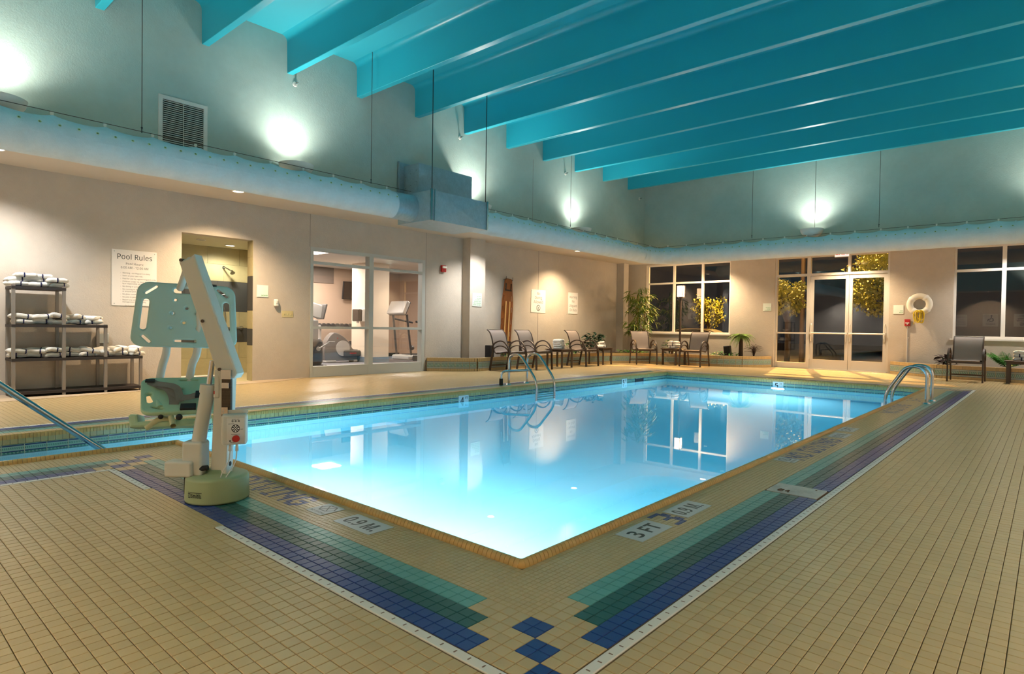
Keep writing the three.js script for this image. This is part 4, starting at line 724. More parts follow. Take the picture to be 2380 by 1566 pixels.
// wooden spine board hung on the wall
{
  const o = thing('spine_board', 'varnished wooden spine board with slots and straps hung on the wall', 'spine board'); put(o, 9.6, 2.1, VW - 0.06, 0); o.rotation.set(-0.0, 0, -0.055);
  std('boardWood', 0x8a4a18, 0.35, { map: noiseTex(128, [[4, 1], [60, 0.7]], 0.75, 1, 2, true) }); std('woodPale', 0xc79a5c, 0.5); std('webDark', 0x2a2320, 0.8);
  const out = [[-0.13, 0.03], [-0.09, 0.06], [0.09, 0.06], [0.13, 0.03], [0.2, -0.5], [0.205, -0.9], [0.17, -1.72], [0.13, -1.78], [-0.13, -1.78], [-0.17, -1.72], [-0.205, -0.9], [-0.2, -0.5]], holes = [];
  for (const s of [-1, 1]) for (const [x, y] of [[0.105, -0.12], [0.145, -0.42], [0.162, -0.7], [0.165, -1.0], [0.15, -1.3], [0.135, -1.58]]) holes.push(rrect(0.03, 0.13, 0.014, s * x, y));
  mesh('board', prism(out, 0.02, 0.004, holes), M.boardWood, o);
  for (const s of [-1, 1]) mesh('runner', rbox(0.03, 1.3, 0.025, 0.008, s * 0.07, -1.15, 0.02), M.woodPale, o);
  mesh('head_strap', [box(0.24, 0.035, 0.005, 0, -0.23, 0.014), box(0.03, 0.16, 0.005, -0.09, -0.14, 0.014), box(0.03, 0.16, 0.005, 0.09, -0.14, 0.014)], M.webDark, o);
  mesh('body_strap', [box(0.34, 0.04, 0.006, 0, -1.5, 0.035), tube([[-0.05, -1.5, 0.04], [-0.02, -1.62, 0.05], [0.03, -1.72, 0.04]], 0.012, 16, 6)], M.webDark, o);
  for (const s of [-1, 1]) mesh('wall_hook', pipe([[s * 0.12, 0.02, -0.05], [s * 0.12, 0.02, 0.03], [s * 0.12, 0.1, 0.035]], 0.006, 0.015, 8), M.black, o);
}
// black garden speakers standing in the planters
for (const [u, v, ry, l] of [[8.62, 8.42, 0.1, 'black box speaker in the planter behind the first armchair'], [14.75, 5.28, -1.5, 'black box speaker in the planter beside the small palm']]) {
  const o = thing('garden_speaker', l, 'speaker', 'speakers in the planter'); put(o, u, 0.24, v, ry); o.scale.set(0.72, 0.85, 0.72); if (u > 14) o.rotation.x = -0.12;
  mesh('cabinet', rbox(0.24, 0.36, 0.2, 0.02, 0, 0.18, 0), M.black, o); mesh('cloth_front', rbox(0.2, 0.31, 0.01, 0.008, 0, 0.18, 0.103), M.rubber, o); mesh('badge', box(0.03, 0.012, 0.003, 0, 0.06, 0.11), M.steel, o);
}
// ================= PLANTS =================
// leaf blade: pointed, folded a little along the midrib; length along +z
function leafGeo(l, w, droop = 0.2, fold = 0.25, n = 4) {
  const pos = [], idx = [];
  for (let i = 0; i <= n; i++) { const t = i / n, ww = w / 2 * Math.sin(Math.PI * Math.min(1, t * 0.92 + 0.08)) ** 0.8, y = -droop * l * t * t, z = l * t; pos.push(-ww, y + fold * ww, z, 0, y, z, ww, y + fold * ww, z); }
  for (let i = 0; i < n; i++) { const a = 3 * i; idx.push(a, a + 3, a + 1, a + 1, a + 3, a + 4, a + 1, a + 4, a + 2, a + 2, a + 4, a + 5); }
  const g = new THREE.BufferGeometry(); g.setAttribute('position', new THREE.Float32BufferAttribute(pos, 3)); g.setIndex(idx); g.computeVertexNormals(); return fix(g);
}
const mtx = (x, y, z, rx, ry, rz, s = 1) => new THREE.Matrix4().compose(new THREE.Vector3(x, y, z), new THREE.Quaternion().setFromEuler(new THREE.Euler(rx, ry, rz, 'YXZ')), new THREE.Vector3(s, s, s));
const bambooMat = [std('bam1', 0x6d7f25, 0.55, { side: THREE.DoubleSide }), std('bam2', 0x4b6a1e, 0.55, { side: THREE.DoubleSide })];
{
  const o = thing('bamboo_plant', 'tall leafy bamboo plant in the planter corner beside the window', 'plant'); put(o, 14.35, 0.24, 7.85);
  const lg = leafGeo(0.2, 0.032, 0.35), stems = [[-0.1, 0.02, -0.02, 1.75, 0.04], [0.02, -0.05, 0.06, 1.9, 0.02], [0.1, 0.04, 0.12, 1.7, 0.06], [-0.02, 0.08, -0.08, 1.55, 0.0], [0.14, -0.02, 0.2, 1.35, 0.1]];
  const leaves = [[], []];
  stems.forEach(([x, z, lx, h, lz], i) => {
    mesh('stem', tube([[x, 0, z], [x + lx * 0.4, h * 0.4, z + lz], [x + lx, h, z + lz * 1.5]], 0.016 - i * 0.001, 20, 7), i % 2 ? M.green : M.cane, o);
    for (let k = 0; k < 22; k++) {
      const t = 0.2 + 0.8 * Math.pow(rnd(), 0.7), bx = x + lx * t, by = h * t, bz = z + lz * t, a = rr(0, 6.28), bl = rr(0.1, 0.38) * (1.25 - 0.5 * t) * (t > 0.5 ? 1.1 : 0.7), ex = bx + Math.sin(a) * bl, ez = bz + Math.cos(a) * bl, ey = by + rr(0.02, 0.16);
      if (k % 3 === 0) mesh('twig', rod([bx, by, bz], [ex, ey, ez], 0.004, 5), M.cane, o);
      for (let q = 0; q < 7; q++) leaves[rnd() < 0.5 ? 0 : 1].push(lg.clone().applyMatrix4(mtx(ex + rr(-0.03, 0.03), ey + rr(-0.04, 0.03), ez + rr(-0.03, 0.03), rr(-0.2, 0.75), a + rr(-1.5, 1.5), rr(-0.5, 0.5), rr(0.7, 1.25))));
    }
  });
  leaves.forEach((l, i) => { mesh('foliage', l, bambooMat[i], o).userData.kind = 'stuff'; });
}
function bush(name, label, u, v, n, r, h, leaf, mat, y = 0.24) {
  const o = thing(name, label, 'plant'); put(o, u, y, v); const L = [];
  for (let i = 0; i < 7; i++) { const a = i * 0.9, q = r * 0.6; mesh('stem', tube([[0, 0, 0], [Math.sin(a) * q * 0.4, h * 0.4, Math.cos(a) * q * 0.4], [Math.sin(a) * q, h * 0.8, Math.cos(a) * q]], 0.006, 8, 5), M.greenDark, o); }
  for (let i = 0; i < n; i++) { const a = rr(0, 6.28), q = r * Math.sqrt(rnd()), t = rr(0.12, 1); L.push(leaf.clone().applyMatrix4(mtx(Math.sin(a) * q, h * t * (1 - 0.3 * (q / r) ** 2), Math.cos(a) * q, rr(-0.9, 0.3), a + rr(-0.8, 0.8), rr(-0.4, 0.4), rr(0.7, 1.2)))); }
  mesh('foliage', L, mat, o).userData.kind = 'stuff'; return o;
}
const broad = leafGeo(0.13, 0.075, 0.35, 0.2), small = leafGeo(0.075, 0.035, 0.3), narrow = leafGeo(0.2, 0.02, 0.5);
bush('broadleaf_bush', 'dark broad leaved bush in the planter over the heaped towels', 12.75, 8.35, 150, 0.28, 0.62, broad, M.greenDark, 0.3);
bush('leafy_shrub', 'bright green shrub beside the dark bush by the lounge chairs', 12.0, 8.4, 170, 0.24, 0.42, small, M.green);
bush('leafy_shrub', 'small bright green plant behind the armchair at the spine board', 9.1, 8.35, 60, 0.1, 0.42, small, M.green);
bush('broadleaf_bush', 'dark leafy plant behind the towel table under the window', 14.7, 7.0, 60, 0.16, 0.42, broad, M.greenDark);
bush('ground_cover', 'low green ground cover under the bamboo', 13.9, 7.75, 130, 0.42, 0.13, small, M.green);
bush('ground_cover', 'low green ground cover by the speaker and palm', 14.85, 5.4, 130, 0.38, 0.13, small, M.green);
bush('dark_shrub', 'small purple black leaved shrub in the planter by the life ring', 14.85, 0.42, 60, 0.16, 0.26, broad, std('plumLeaf', 0x33242a, 0.5, { side: THREE.DoubleSide }));
// fern fronds: a rib with paired leaflets
function frond(l, droop, w, pairs) { const g = [], lf = leafGeo(w, w * 0.24, 0.25, 0.2, 2); for (let i = 1; i <= pairs; i++) { const t = i / (pairs + 0.5), z = l * t, y = l * (0.55 * t - droop * t * t), s = Math.sin(Math.PI * Math.min(1, t * 0.85 + 0.12)); for (const q of [-1, 1]) g.push(lf.clone().applyMatrix4(mtx(0, y, z, 0.1, q * 1.15, 0, s))); } const rib = tube([[0, 0, 0], [0, l * (0.275 - droop * 0.25), l * 0.5], [0, l * (0.55 - droop), l]], 0.004, 8, 4); return mergeGeometries([...g, rib].map(fix)); }
function fern(name, label, u, y, v, n, l, droop, w, mat, up = 0) { const o = thing(name, label, 'plant'); put(o, u, y, v); const a = frond(l, droop, w, 14), b = frond(l * 0.8, droop * 0.75, w * 0.85, 12); for (let i = 0; i < n; i++) { const m = mesh('frond', i % 2 ? a : b, mat, o); m.rotation.set((up < 0 ? rr(-0.35, 0.45) : -rr(0.0, 0.5) - up), i / n * 6.283 + rr(-0.2, 0.2), 0, 'YXZ'); m.position.y = 0.02; } return o; }
fern('fern', 'green fern in the planter between the armchair and towel table', 14.72, 0.25, -0.62, 20, 0.5, 0.35, 0.13, std('fernGreen', 0x2f7a22, 0.5, { side: THREE.DoubleSide }), 0.1);
{ const o = fern('small_palm', 'small palm with drooping fronds on a rough trunk beside the glass doors', 14.86, 0.80, 4.98, 34, 0.34, 1.15, 0.11, std('palmGreen', 0x71913a, 0.5, { side: THREE.DoubleSide }), -1); mesh('trunk', [cyl(0.06, 0.048, 0.56, 0, -0.26, 0, 10), ...[...Array(18)].map(() => box(0.03, 0.02, 0.03, rr(-0.045, 0.045), rr(-0.5, 0), rr(-0.045, 0.045)))], std('trunk', 0x3a2c22, 0.9), o); }
{ const o = thing('ornamental_grass', 'spiky dark red grass in the planter against the wall', 'plant'); put(o, 15.0, 0.24, 4.68); std('redGrass', 0x3d2623, 0.7, { side: THREE.DoubleSide }); for (let i = 0; i < 46; i++) { const a = rr(0, 6.28), h = rr(0.18, 0.4), q = rr(0.06, 0.32); const m = mesh('blade', tube([[0, 0, 0], [Math.sin(a) * q * 0.3, h * 0.8, Math.cos(a) * q * 0.3], [Math.sin(a) * q, h * (1 - q), Math.cos(a) * q]], 0.0035, 8, 4), M.redGrass, o); } }
// ================= LANTERN LAMP =================
{
  const o = thing('lantern_lamp', 'bronze pole lamp with a glowing mica lantern in the planter', 'lamp'); put(o, 14.75, 0.24, 6.7);
  mesh('pole', [cyl(0.03, 0.03, 1.64, 0, 0.8, 0, 16), cyl(0.04, 0.04, 0.06, 0, 1.55, 0, 16), cyl(0.02, 0.05, 0.05, 0, 1.63, 0, 16)], M.bronze, o);
  mesh('base', cyl(0.12, 0.1, 0.03, 0, 0.015, 0, 20), M.bronze, o);
  mesh('shade', rbox(0.155, 0.32, 0.155, 0.012, 0, 1.82, 0), new THREE.MeshStandardMaterial({ color: 0xf5d9b0, roughness: 0.6, emissive: new THREE.Color().setRGB(1, 0.74, 0.45), emissiveIntensity: 7 }), o);
  const f = [box(0.19, 0.014, 0.19, 0, 1.655, 0), box(0.19, 0.014, 0.19, 0, 1.985, 0), box(0.165, 0.01, 0.165, 0, 1.735, 0), box(0.24, 0.01, 0.012, 0, 1.96, 0.09), box(0.24, 0.01, 0.012, 0, 1.96, -0.09)]; for (const x of [-1, 1]) for (const z of [-1, 1]) f.push(box(0.012, 0.34, 0.012, x * 0.085, 1.82, z * 0.085));
  mesh('cage', f, M.bronze, o);
  const l = new THREE.PointLight(new THREE.Color().setRGB(1, 0.72, 0.42), LUM.lantern, 0, 2); l.name = 'lantern_bulb'; l.position.set(14.75, 0.24 + 1.82, -6.7); l.shadow.radius = 5; l.castShadow = true; scene.add(l);
}
// ================= POOL LIFT =================
{
  const o = thing('pool_lift', 'pale green pool access lift with a hanging seat and round base', 'pool lift'); put(o, -0.13, 0.001, 2.17, (CAM.yaw - 90) * RAD);  // local +x across the picture, +z to the camera
  const DM = 3.391, X = (p, z = 0) => ((p - 1190) * (DM - z) + (1190 - 507.6) * DM) / 1416.6, Y = (p, z = 0) => 0.98 - (p - 749) * (DM - z) / 1416.6;   // picture point at a depth z in front of the mast
  mesh('base_drum', new THREE.LatheGeometry([[0, 0], [0.162, 0], [0.164, 0.012], [0.162, 0.12], [0.156, 0.134], [0.14, 0.141], [0.06, 0.146], [0.055, 0.165], [0, 0.165]].map(([a, b]) => new THREE.Vector2(a, b)), 48), M.liftBase, o);
  const logo = canvasTex(256, 96, (x, w, h) => { x.fillStyle = '#a9b78f'; x.clearRect(0, 0, w, h); x.fillStyle = '#101613'; x.font = 'italic bold 62px sans-serif'; x.fillText('Smith.', 62, 66, 170); x.fillRect(4, 22, 52, 48); x.fillRect(4, 10, 230, 5); x.fillStyle = '#9fb08c'; x.font = 'bold 44px sans-serif'; x.fillText('SR', 4, 62, 50); });
  mesh('maker_mark', new THREE.CylinderGeometry(0.1652, 0.1652, 0.05, 24, 1, true, -0.6, 0.62).translate(0, 0.05, 0), new THREE.MeshPhysicalMaterial({ map: logo, transparent: true, alphaTest: 0.4, roughness: 0.5 }), o);
  // mast
  const mastTop = Y(862);
  mesh('mast', [rbox(0.088, mastTop - 0.14, 0.082, 0.008, 0.018, (mastTop + 0.14) / 2, 0)], M.liftWhite, o);
  o.children[o.children.length - 1].rotation.z = -0.035;
  mesh('mast_channel', box(0.05, 0.27, 0.02, X(537), Y(915), 0.045), std('wornSteel', 0x6f5f50, 0.55, { metalness: 0.5, map: noiseTex(128, [[8, 1], [40, 1]], 0.4, 1, 6, true) }), o);
  mesh('pawl', [box(0.055, 0.05, 0.025, X(538), Y(868), 0.055), box(0.04, 0.03, 0.02, X(537), Y(893), 0.058), box(0.035, 0.04, 0.02, X(536), Y(951), 0.058)], M.steel, o);
  mesh('mast_cap', rbox(0.075, 0.075, 0.085, 0.01, X(532), Y(846), 0), M.liftWhite, o);
  // arm from the hinge up to the hanger
  const a0 = [X(535), Y(862)], a1 = [X(441), Y(600)], ang = Math.atan2(a1[0] - a0[0], a1[1] - a0[1]) , L = Math.hypot(a1[0] - a0[0], a1[1] - a0[1]);
  const arm = mesh('arm', prism([[-0.052, -0.03], [-0.046, L], [-0.02, L - 0.01], [0.02, L - 0.01], [0.046, L], [0.055, -0.03], [0.03, -0.05], [-0.03, -0.04]], 0.095, 0.01), M.liftWhite, o); arm.position.set(a0[0], a0[1], 0); arm.rotation.z = -ang;
  for (const t of [0.02, 0.44, 0.97]) mesh('pivot_bolt', cyl(0.009, 0.009, 0.11, 0, 0, 0, 10).rotateX(Math.PI / 2).translate(a0[0] + (a1[0] - a0[0]) * t - 0.03, a0[1] + (a1[1] - a0[1]) * t, 0), M.bronze, o);
  mesh('lower_link', [rbox(0.03, 0.16, 0.09, 0.008, X(513), Y(890), 0)], M.liftWhite, o);
  // actuator
  mesh('actuator_rod', rod([X(488), Y(912), 0.02], [X(498), Y(838), 0.02], 0.0145, 14), M.steel, o);
  mesh('actuator_tube', [rod([X(468), Y(1035), 0.03], [X(488), Y(905), 0.02], 0.037, 20), rod([X(487), Y(912), 0.02], [X(489), Y(893), 0.02], 0.042, 20)], M.liftWhite, o);
  mesh('actuator_gearbox', rbox(0.11, 0.19, 0.1, 0.016, X(463), Y(1062), 0.03, 3), M.liftWhite, o);
  mesh('actuator_motor', rbox(0.15, 0.088, 0.088, 0.014, X(437), Y(1084), 0.06, 3), M.liftWhite, o);
  mesh('pivot_pin', [rod([X(475), Y(1085), 0.065], [X(498), Y(1082), 0.065], 0.0145, 14), rod([X(519), Y(1079), 0.0], [X(537), Y(1077), 0.0], 0.0145, 14)], M.rubber, o);
  // control box
  const cb = new THREE.Group(); cb.name = 'control_box'; cb.position.set(X(538, 0.12), Y(1000, 0.12), 0.075); cb.rotation.y = 0.32; o.add(cb);
  mesh('box_shell', [rbox(0.128, 0.165, 0.07, 0.014, 0, 0, 0, 3), box(0.128, 0.02, 0.006, 0, 0.09, -0.03)], M.liftWhite, cb);
  const panel = canvasTex(256, 384, (x, w, h) => { x.fillStyle = '#d6d2cb'; x.fillRect(0, 0, w, h); x.fillStyle = '#15151c'; x.font = 'bold 15px sans-serif'; x.textAlign = 'center'; x.fillText('BATTERY LEVEL', 128, 24); for (let i = 0; i < 3; i++) { x.fillRect(70 + i * 46, 32, 26, 26); x.fillStyle = '#d6d2cb'; x.fillRect(78 + i * 46, 40, 16, 5); x.fillRect(78 + i * 46, 48, 12, 4); x.fillStyle = '#15151c'; } x.fillText('LOW POWER', 62, 92); x.beginPath(); x.arc(128, 160, 62, 0, 7); x.fill(); x.strokeStyle = '#e8e6e2'; x.lineWidth = 9; x.beginPath(); x.moveTo(88, 120); x.lineTo(168, 200); x.moveTo(168, 120); x.lineTo(88, 200); x.stroke(); x.fillStyle = '#e8e6e2'; for (const [a, b] of [[128, 120], [128, 200], [88, 160], [168, 160]]) { x.beginPath(); x.arc(a, b, 14, 0, 7); x.fill(); } x.fillStyle = '#15151c'; x.fillText('EMERGENCY STOP', 128, 254); x.fillText('LIGHT', 218, 178); x.beginPath(); x.arc(48, 350, 12, 0, 7); x.fill(); x.fillText('TURN RESET', 84, 378); });
  mesh('button_panel', box(0.086, 0.135, 0.002, 0.008, -0.004, 0.036), new THREE.MeshPhysicalMaterial({ map: panel, roughness: 0.4 }), cb);
  mesh('stop_button', new THREE.CylinderGeometry(0.019, 0.016, 0.02, 24).rotateX(Math.PI / 2).translate(0.012, -0.045, 0.047), M.red, cb);
  mesh('side_label', box(0.002, 0.07, 0.012, -0.0645, 0.0, 0.01), M.white, cb);
  for (const x of [-0.022, 0.012]) { mesh('plug', cyl(0.009, 0.007, 0.04, x, -0.1, 0, 10), M.liftWhite, cb); mesh('cable', tube([[x, -0.12, 0], [x - 0.008, -0.18, 0], [x - 0.04, -0.24, 0.01], [-0.075, -0.31, 0.02]], 0.0035, 16, 6), M.liftWhite, cb); }
  mesh('warning_label', box(0.025, 0.018, 0.002, X(511), Y(911), 0.043), M.red, o); mesh('warning_label', box(0.025, 0.018, 0.002, X(511), Y(918), 0.043), M.white, o);
  // webbing left lying on the drum
  mesh('loose_strap', [box(0.008, 0.12, 0.03, -0.165, 0.09, 0.02), box(0.1, 0.006, 0.03, -0.118, 0.152, 0.02)], M.rubber, o);
  // seat: hanger, back panel, seat panel, footrest; it hangs behind the mast
  const zb = -0.34, K = (DM - zb) / DM;
  mesh('hanger', [rod([X(441), Y(606), 0], [X(424, zb), Y(672, zb), zb + 0.03], 0.02, 12), rod([X(378, zb), Y(668, zb), zb - 0.01], [X(480, zb), Y(662, zb), zb - 0.01], 0.016, 12)], M.liftWhite, o);
  const slot = (x, y, w, h, r = 0) => rrect(w, h, Math.min(w, h) / 2.02, 0, 0, 4).map(([a, b]) => [x + a * Math.cos(r) - b * Math.sin(r), y + a * Math.sin(r) + b * Math.cos(r)]);
  const W = 0.475, H = 0.355, holes = [slot(-0.19, 0.0, 0.03, 0.17, -0.06), slot(0.19, 0.0, 0.03, 0.17, 0.06), slot(0, 0.138, 0.13, 0.03), slot(0, -0.142, 0.1, 0.014), slot(-0.165, 0.135, 0.07, 0.014, 0.7), slot(0.165, 0.135, 0.07, 0.014, -0.7), slot(-0.178, -0.135, 0.055, 0.014, -0.8), slot(0.178, -0.135, 0.055, 0.014, 0.8)];
  for (const [x, y] of [[-0.055, 0.085], [0.0, 0.04], [-0.065, 0.01], [0.05, 0.01], [-0.01, -0.04], [-0.07, -0.07], [0.055, -0.07]]) holes.push(circle(0.008, x, y, 10));
  const body = (w, h, f) => { const q = rrect(w, h, 0.055, 0, 0, 6); return q.map(([x, y]) => [x * (1 + f * y / h), y]); };
  const bp = mesh('back_panel', prism(body(W, H, -0.1), 0.026, 0.008, holes), M.liftPanel, o); bp.position.set(X(433, zb), Y(735, zb), zb); bp.rotation.set(-0.12, 0.42, -0.03, 'YXZ'); bp.scale.set(K * 1.06, K, K);
  for (const [p0, p1] of [[383, 372], [455, 441]]) mesh('seat_tube', tube([[X(p0 + 6, zb), Y(690, zb), zb - 0.03], [X(p0, zb), Y(812, zb), zb - 0.02], [X(p1 + 4, zb), Y(845, zb), zb - 0.015], [X(p1, zb), Y(868, zb), zb - 0.01], [X(p1, zb), Y(905, zb), zb + 0.02]], 0.022, 24, 12), M.liftWhite, o);
  for (const px of [402, 492]) mesh('tube_cap', cyl(0.022, 0.02, 0.012, X(px, zb), Y(664, zb), zb - 0.01, 14), M.rubber, o);
  const q = -0.2;   // depth of the middle of the seat panel
  const sp = mesh('seat_panel', prism(body(0.475, 0.36, 0.16), 0.028, 0.009, [slot(-0.19, -0.03, 0.03, 0.1, 0.15), slot(0.19, -0.03, 0.03, 0.1, -0.15), slot(0, 0.145, 0.1, 0.012), slot(-0.14, -0.135, 0.06, 0.012, -0.4), circle(0.007, 0.05, 0.02, 10), circle(0.007, -0.03, 0.05, 10), circle(0.007, 0.1, -0.06, 10)]), M.liftGreen, o);
  sp.position.set(X(436, q), Y(920, q), q); sp.rotation.set(-1.08, 0.42, 0.0, 'YXZ');
  mesh('side_roll', [rod([X(339, q - 0.1), Y(890, q - 0.1), q - 0.1], [X(373, q + 0.16), Y(950, q + 0.16), q + 0.16], 0.017, 10)], M.liftGreen, o);
  // belt
  const belt = (p, w = 0.05) => { const c = new THREE.CatmullRomCurve3(p.map(([x, y, z]) => new THREE.Vector3(X(x, z), Y(y, z), z))), n = 20, pos = [], idx = []; for (let i = 0; i <= n; i++) { const a = c.getPointAt(i / n), g = c.getTangentAt(i / n), s = new THREE.Vector3().crossVectors(g, new THREE.Vector3(0.25, 0.75, 0.6)).normalize().multiplyScalar(w / 2); pos.push(a.x + s.x, a.y + s.y, a.z + s.z, a.x - s.x, a.y - s.y, a.z - s.z); } for (let i = 0; i < n; i++) idx.push(2 * i, 2 * i + 1, 2 * i + 2, 2 * i + 1, 2 * i + 3, 2 * i + 2); const g = new THREE.BufferGeometry(); g.setAttribute('position', new THREE.Float32BufferAttribute(pos, 3)); g.setIndex(idx); g.computeVertexNormals(); return g; };
  M.webbing.side = THREE.DoubleSide;
  mesh('belt', [belt([[345, 888, q - 0.02], [370, 897, q + 0.02], [392, 905, q + 0.05], [405, 930, q + 0.1], [402, 955, q + 0.14]])], M.webbing, o);
  mesh('belt', [belt([[392, 905, q + 0.05], [425, 925, q + 0.09], [455, 920, q + 0.07], [490, 905, q + 0.02]], 0.045)], M.webbing, o);
  mesh('belt', [belt([[360, 893, q + 0.02], [410, 903, q + 0.06], [420, 935, q + 0.11]], 0.04)], M.webbing, o);
  for (const [w, h, d, x, y, z] of [[0.05, 0.012, 0.028, 349, 887, q], [0.08, 0.02, 0.05, 438, 947, q + 0.12], [0.03, 0.012, 0.06, 461, 917, q + 0.08]]) mesh('buckle', rbox(w, h, d, 0.004).rotateX(0.5).rotateY(0.4).translate(X(x, z), Y(y, z), z), M.rubber, o);
  // footrest
  const r = q + 0.08, fr = mesh('footrest', [prism([[-0.21, -0.045], [-0.225, 0.02], [-0.215, 0.03], [-0.18, 0.03], [-0.17, -0.01], [0.12, 0.01], [0.14, 0.04], [0.175, 0.04], [0.185, 0.0], [0.15, -0.035]], 0.14, 0.012)], M.liftGreen, o); fr.position.set(X(408, r), Y(980, r), r); fr.rotation.set(-0.25, 0.25, 0.03);
  std('liftCream', 0xb7b58c, 0.5);
  for (const l of [[[340, 998, 0.1], [372, 977, 0.08], [398, 976, 0.06]], [[398, 970, 0.08], [402, 985, 0.1], [403, 992, 0.12]], [[455, 985, 0.06], [470, 980, 0.06], [490, 966, 0.04]]]) mesh('footrest_arm', tube(l.map(([x, y, z]) => [X(x, r + z), Y(y, r + z), r + z]), 0.016, 16, 8), M.liftCream, o);
  for (const [x, y, s] of [[374, 971, 0.014], [417, 971, 0.018]]) mesh('knob', sph(s, X(x, r + 0.11), Y(y, r + 0.11), r + 0.11, 10), M.rubber, o);
}
// ================= STAINLESS RAILS =================
{
  const o = thing('stair_handrail', 'thick stainless handrail slanting down into the stair recess of the pool', 'handrail');
  mesh('rail', pipe([[-2.2, 0.03, -4.5], [-2.2, 0.9, -4.5], [-1.62, 0.92, -4.5], [-1.2, 0.915, -4.5], [0.14, -0.265, -4.5], [0.14, -0.95, -4.5]], 0.0255, 0.16, 20), M.steel, o);
  mesh('flange', new THREE.CylinderGeometry(0.06, 0.065, 0.02, 24).translate(-2.2, -0.205, -4.5), M.steel, o);
}
function ladder(label, u, vDeck, dir, top, rail = 0) {
  const o = thing('pool_ladder', label, 'ladder', 'stainless pool ladders'), e = dir > 0 ? PV : FV, vin = e + dir * 0.16;   // dir: towards the water in v
  for (const s of [0, 0.48]) {
    mesh('rail', pipe([[u + s, 0.0, -vDeck], [u + s, top * 0.98, -vDeck], [u + s, top * 1.06, -(vDeck + dir * 0.24)], [u + s, 0.1, -vin], [u + s, -0.85, -vin]], 0.0215, 0.13, 16), M.steel, o);
    mesh('flange', new THREE.CylinderGeometry(0.048, 0.055, 0.016, 22).translate(u + s, 0.008, -vDeck), M.steel, o);
  }
  for (const y of [-0.2, -0.48, -0.76]) mesh('tread', ext(u + 0.01, u + 0.47, y, y + 0.025, vin - 0.04, vin + 0.04), M.steel, o);
  return o;
}
ladder('stainless pool ladder on the open deck side with the mosaic lettering', 8.5, -0.03, 1, 0.49);
ladder('stainless pool ladder on the lounge chair side of the pool', 6.12, 5.58, -1, 0.5);
{ const o = thing('rail_stub', 'short bent stainless pipe in a black socket next to the pool ladder', 'pipe'); mesh('pipe', pipe([[5.93, 0.0, -5.58], [5.93, 0.23, -5.58], [6.12, 0.245, -5.4], [6.3, 0.255, -5.23]], 0.02, 0.09, 14), M.steel, o); mesh('socket', cyl(0.032, 0.032, 0.11, 5.93, 0.055, -5.58, 16), M.rubber, o); }
// ================= VINYL MARKERS ON THE DECK =================
function deckMark(name, label, w, d, draw, u, v, ry) { const o = thing(name, label, 'marker', 'vinyl markers on the deck'), t = canvasTex(512, Math.round(512 * d / w), draw); mesh('sheet', box(w, 0.0016, d, 0, 0.0009, 0), std('vinyl', 0xbfc0bf, 0.4), o); mesh('print', new THREE.PlaneGeometry(w - 0.002, d - 0.002).rotateX(-Math.PI / 2).translate(0, 0.0019, 0), new THREE.MeshPhysicalMaterial({ map: t, roughness: 0.38 }), o); put(o, u, 0.0004, v, ry); }
const bigText = (s) => (x, w, h) => { fill(x, w, h, '#c3c4c6'); x.fillStyle = '#10120f'; x.font = 'bold 205px sans-serif'; x.textAlign = 'center'; x.fillText(s, w / 2, h / 2 + 74, 430); };
const noDiveMark = (x, w, h) => { fill(x, w, h, '#c3c4c6'); x.strokeStyle = '#14161a'; x.lineWidth = 26; x.beginPath(); for (let i = 0; i < 6; i++) { const a = i / 6 * 6.283; x[i ? 'lineTo' : 'moveTo'](256 + 200 * Math.cos(a), 200 + 150 * Math.sin(a)); } x.closePath(); x.stroke(); x.lineWidth = 20; x.beginPath(); x.moveTo(150, 90); x.lineTo(360, 310); x.moveTo(360, 90); x.lineTo(150, 310); x.stroke(); x.fillStyle = '#14161a'; x.font = 'bold 84px sans-serif'; x.textAlign = 'center'; x.fillText('NO DIVING', 256, 456, 470); };
deckMark('depth_marker', 'grey vinyl depth marker reading three feet on the corner of the open deck', 0.3, 0.148, bigText('3 FT'), 1.05, 0.157, 0);
deckMark('depth_marker', 'grey vinyl metric depth marker next to the three feet marker', 0.3, 0.148, bigText('0.9 M.'), 1.535, 0.165, 0);
deckMark('depth_marker', 'grey vinyl metric depth marker beside the no diving lettering and lift', 0.3, 0.148, bigText('0.9 M.'), 0.165, 1.21, -Math.PI / 2);
deckMark('no_diving_marker', 'grey vinyl no diving marker beside the lettering near the lift', 0.148, 0.148, noDiveMark, 0.168, 1.55, -Math.PI / 2);
deckMark('no_diving_marker', 'grey vinyl no diving marker on the open deck before the mosaic lettering', 0.15, 0.15, noDiveMark, 3.25, 0.18, 0);
deckMark('depth_marker', 'grey vinyl metric depth marker past the mosaic lettering on the open deck', 0.3, 0.148, bigText('0.9 M.'), 4.75, 0.17, 0);
deckMark('depth_marker', 'grey vinyl feet depth marker past the mosaic lettering on the open deck', 0.3, 0.148, bigText('3 FT'), 5.2, 0.2, 0);
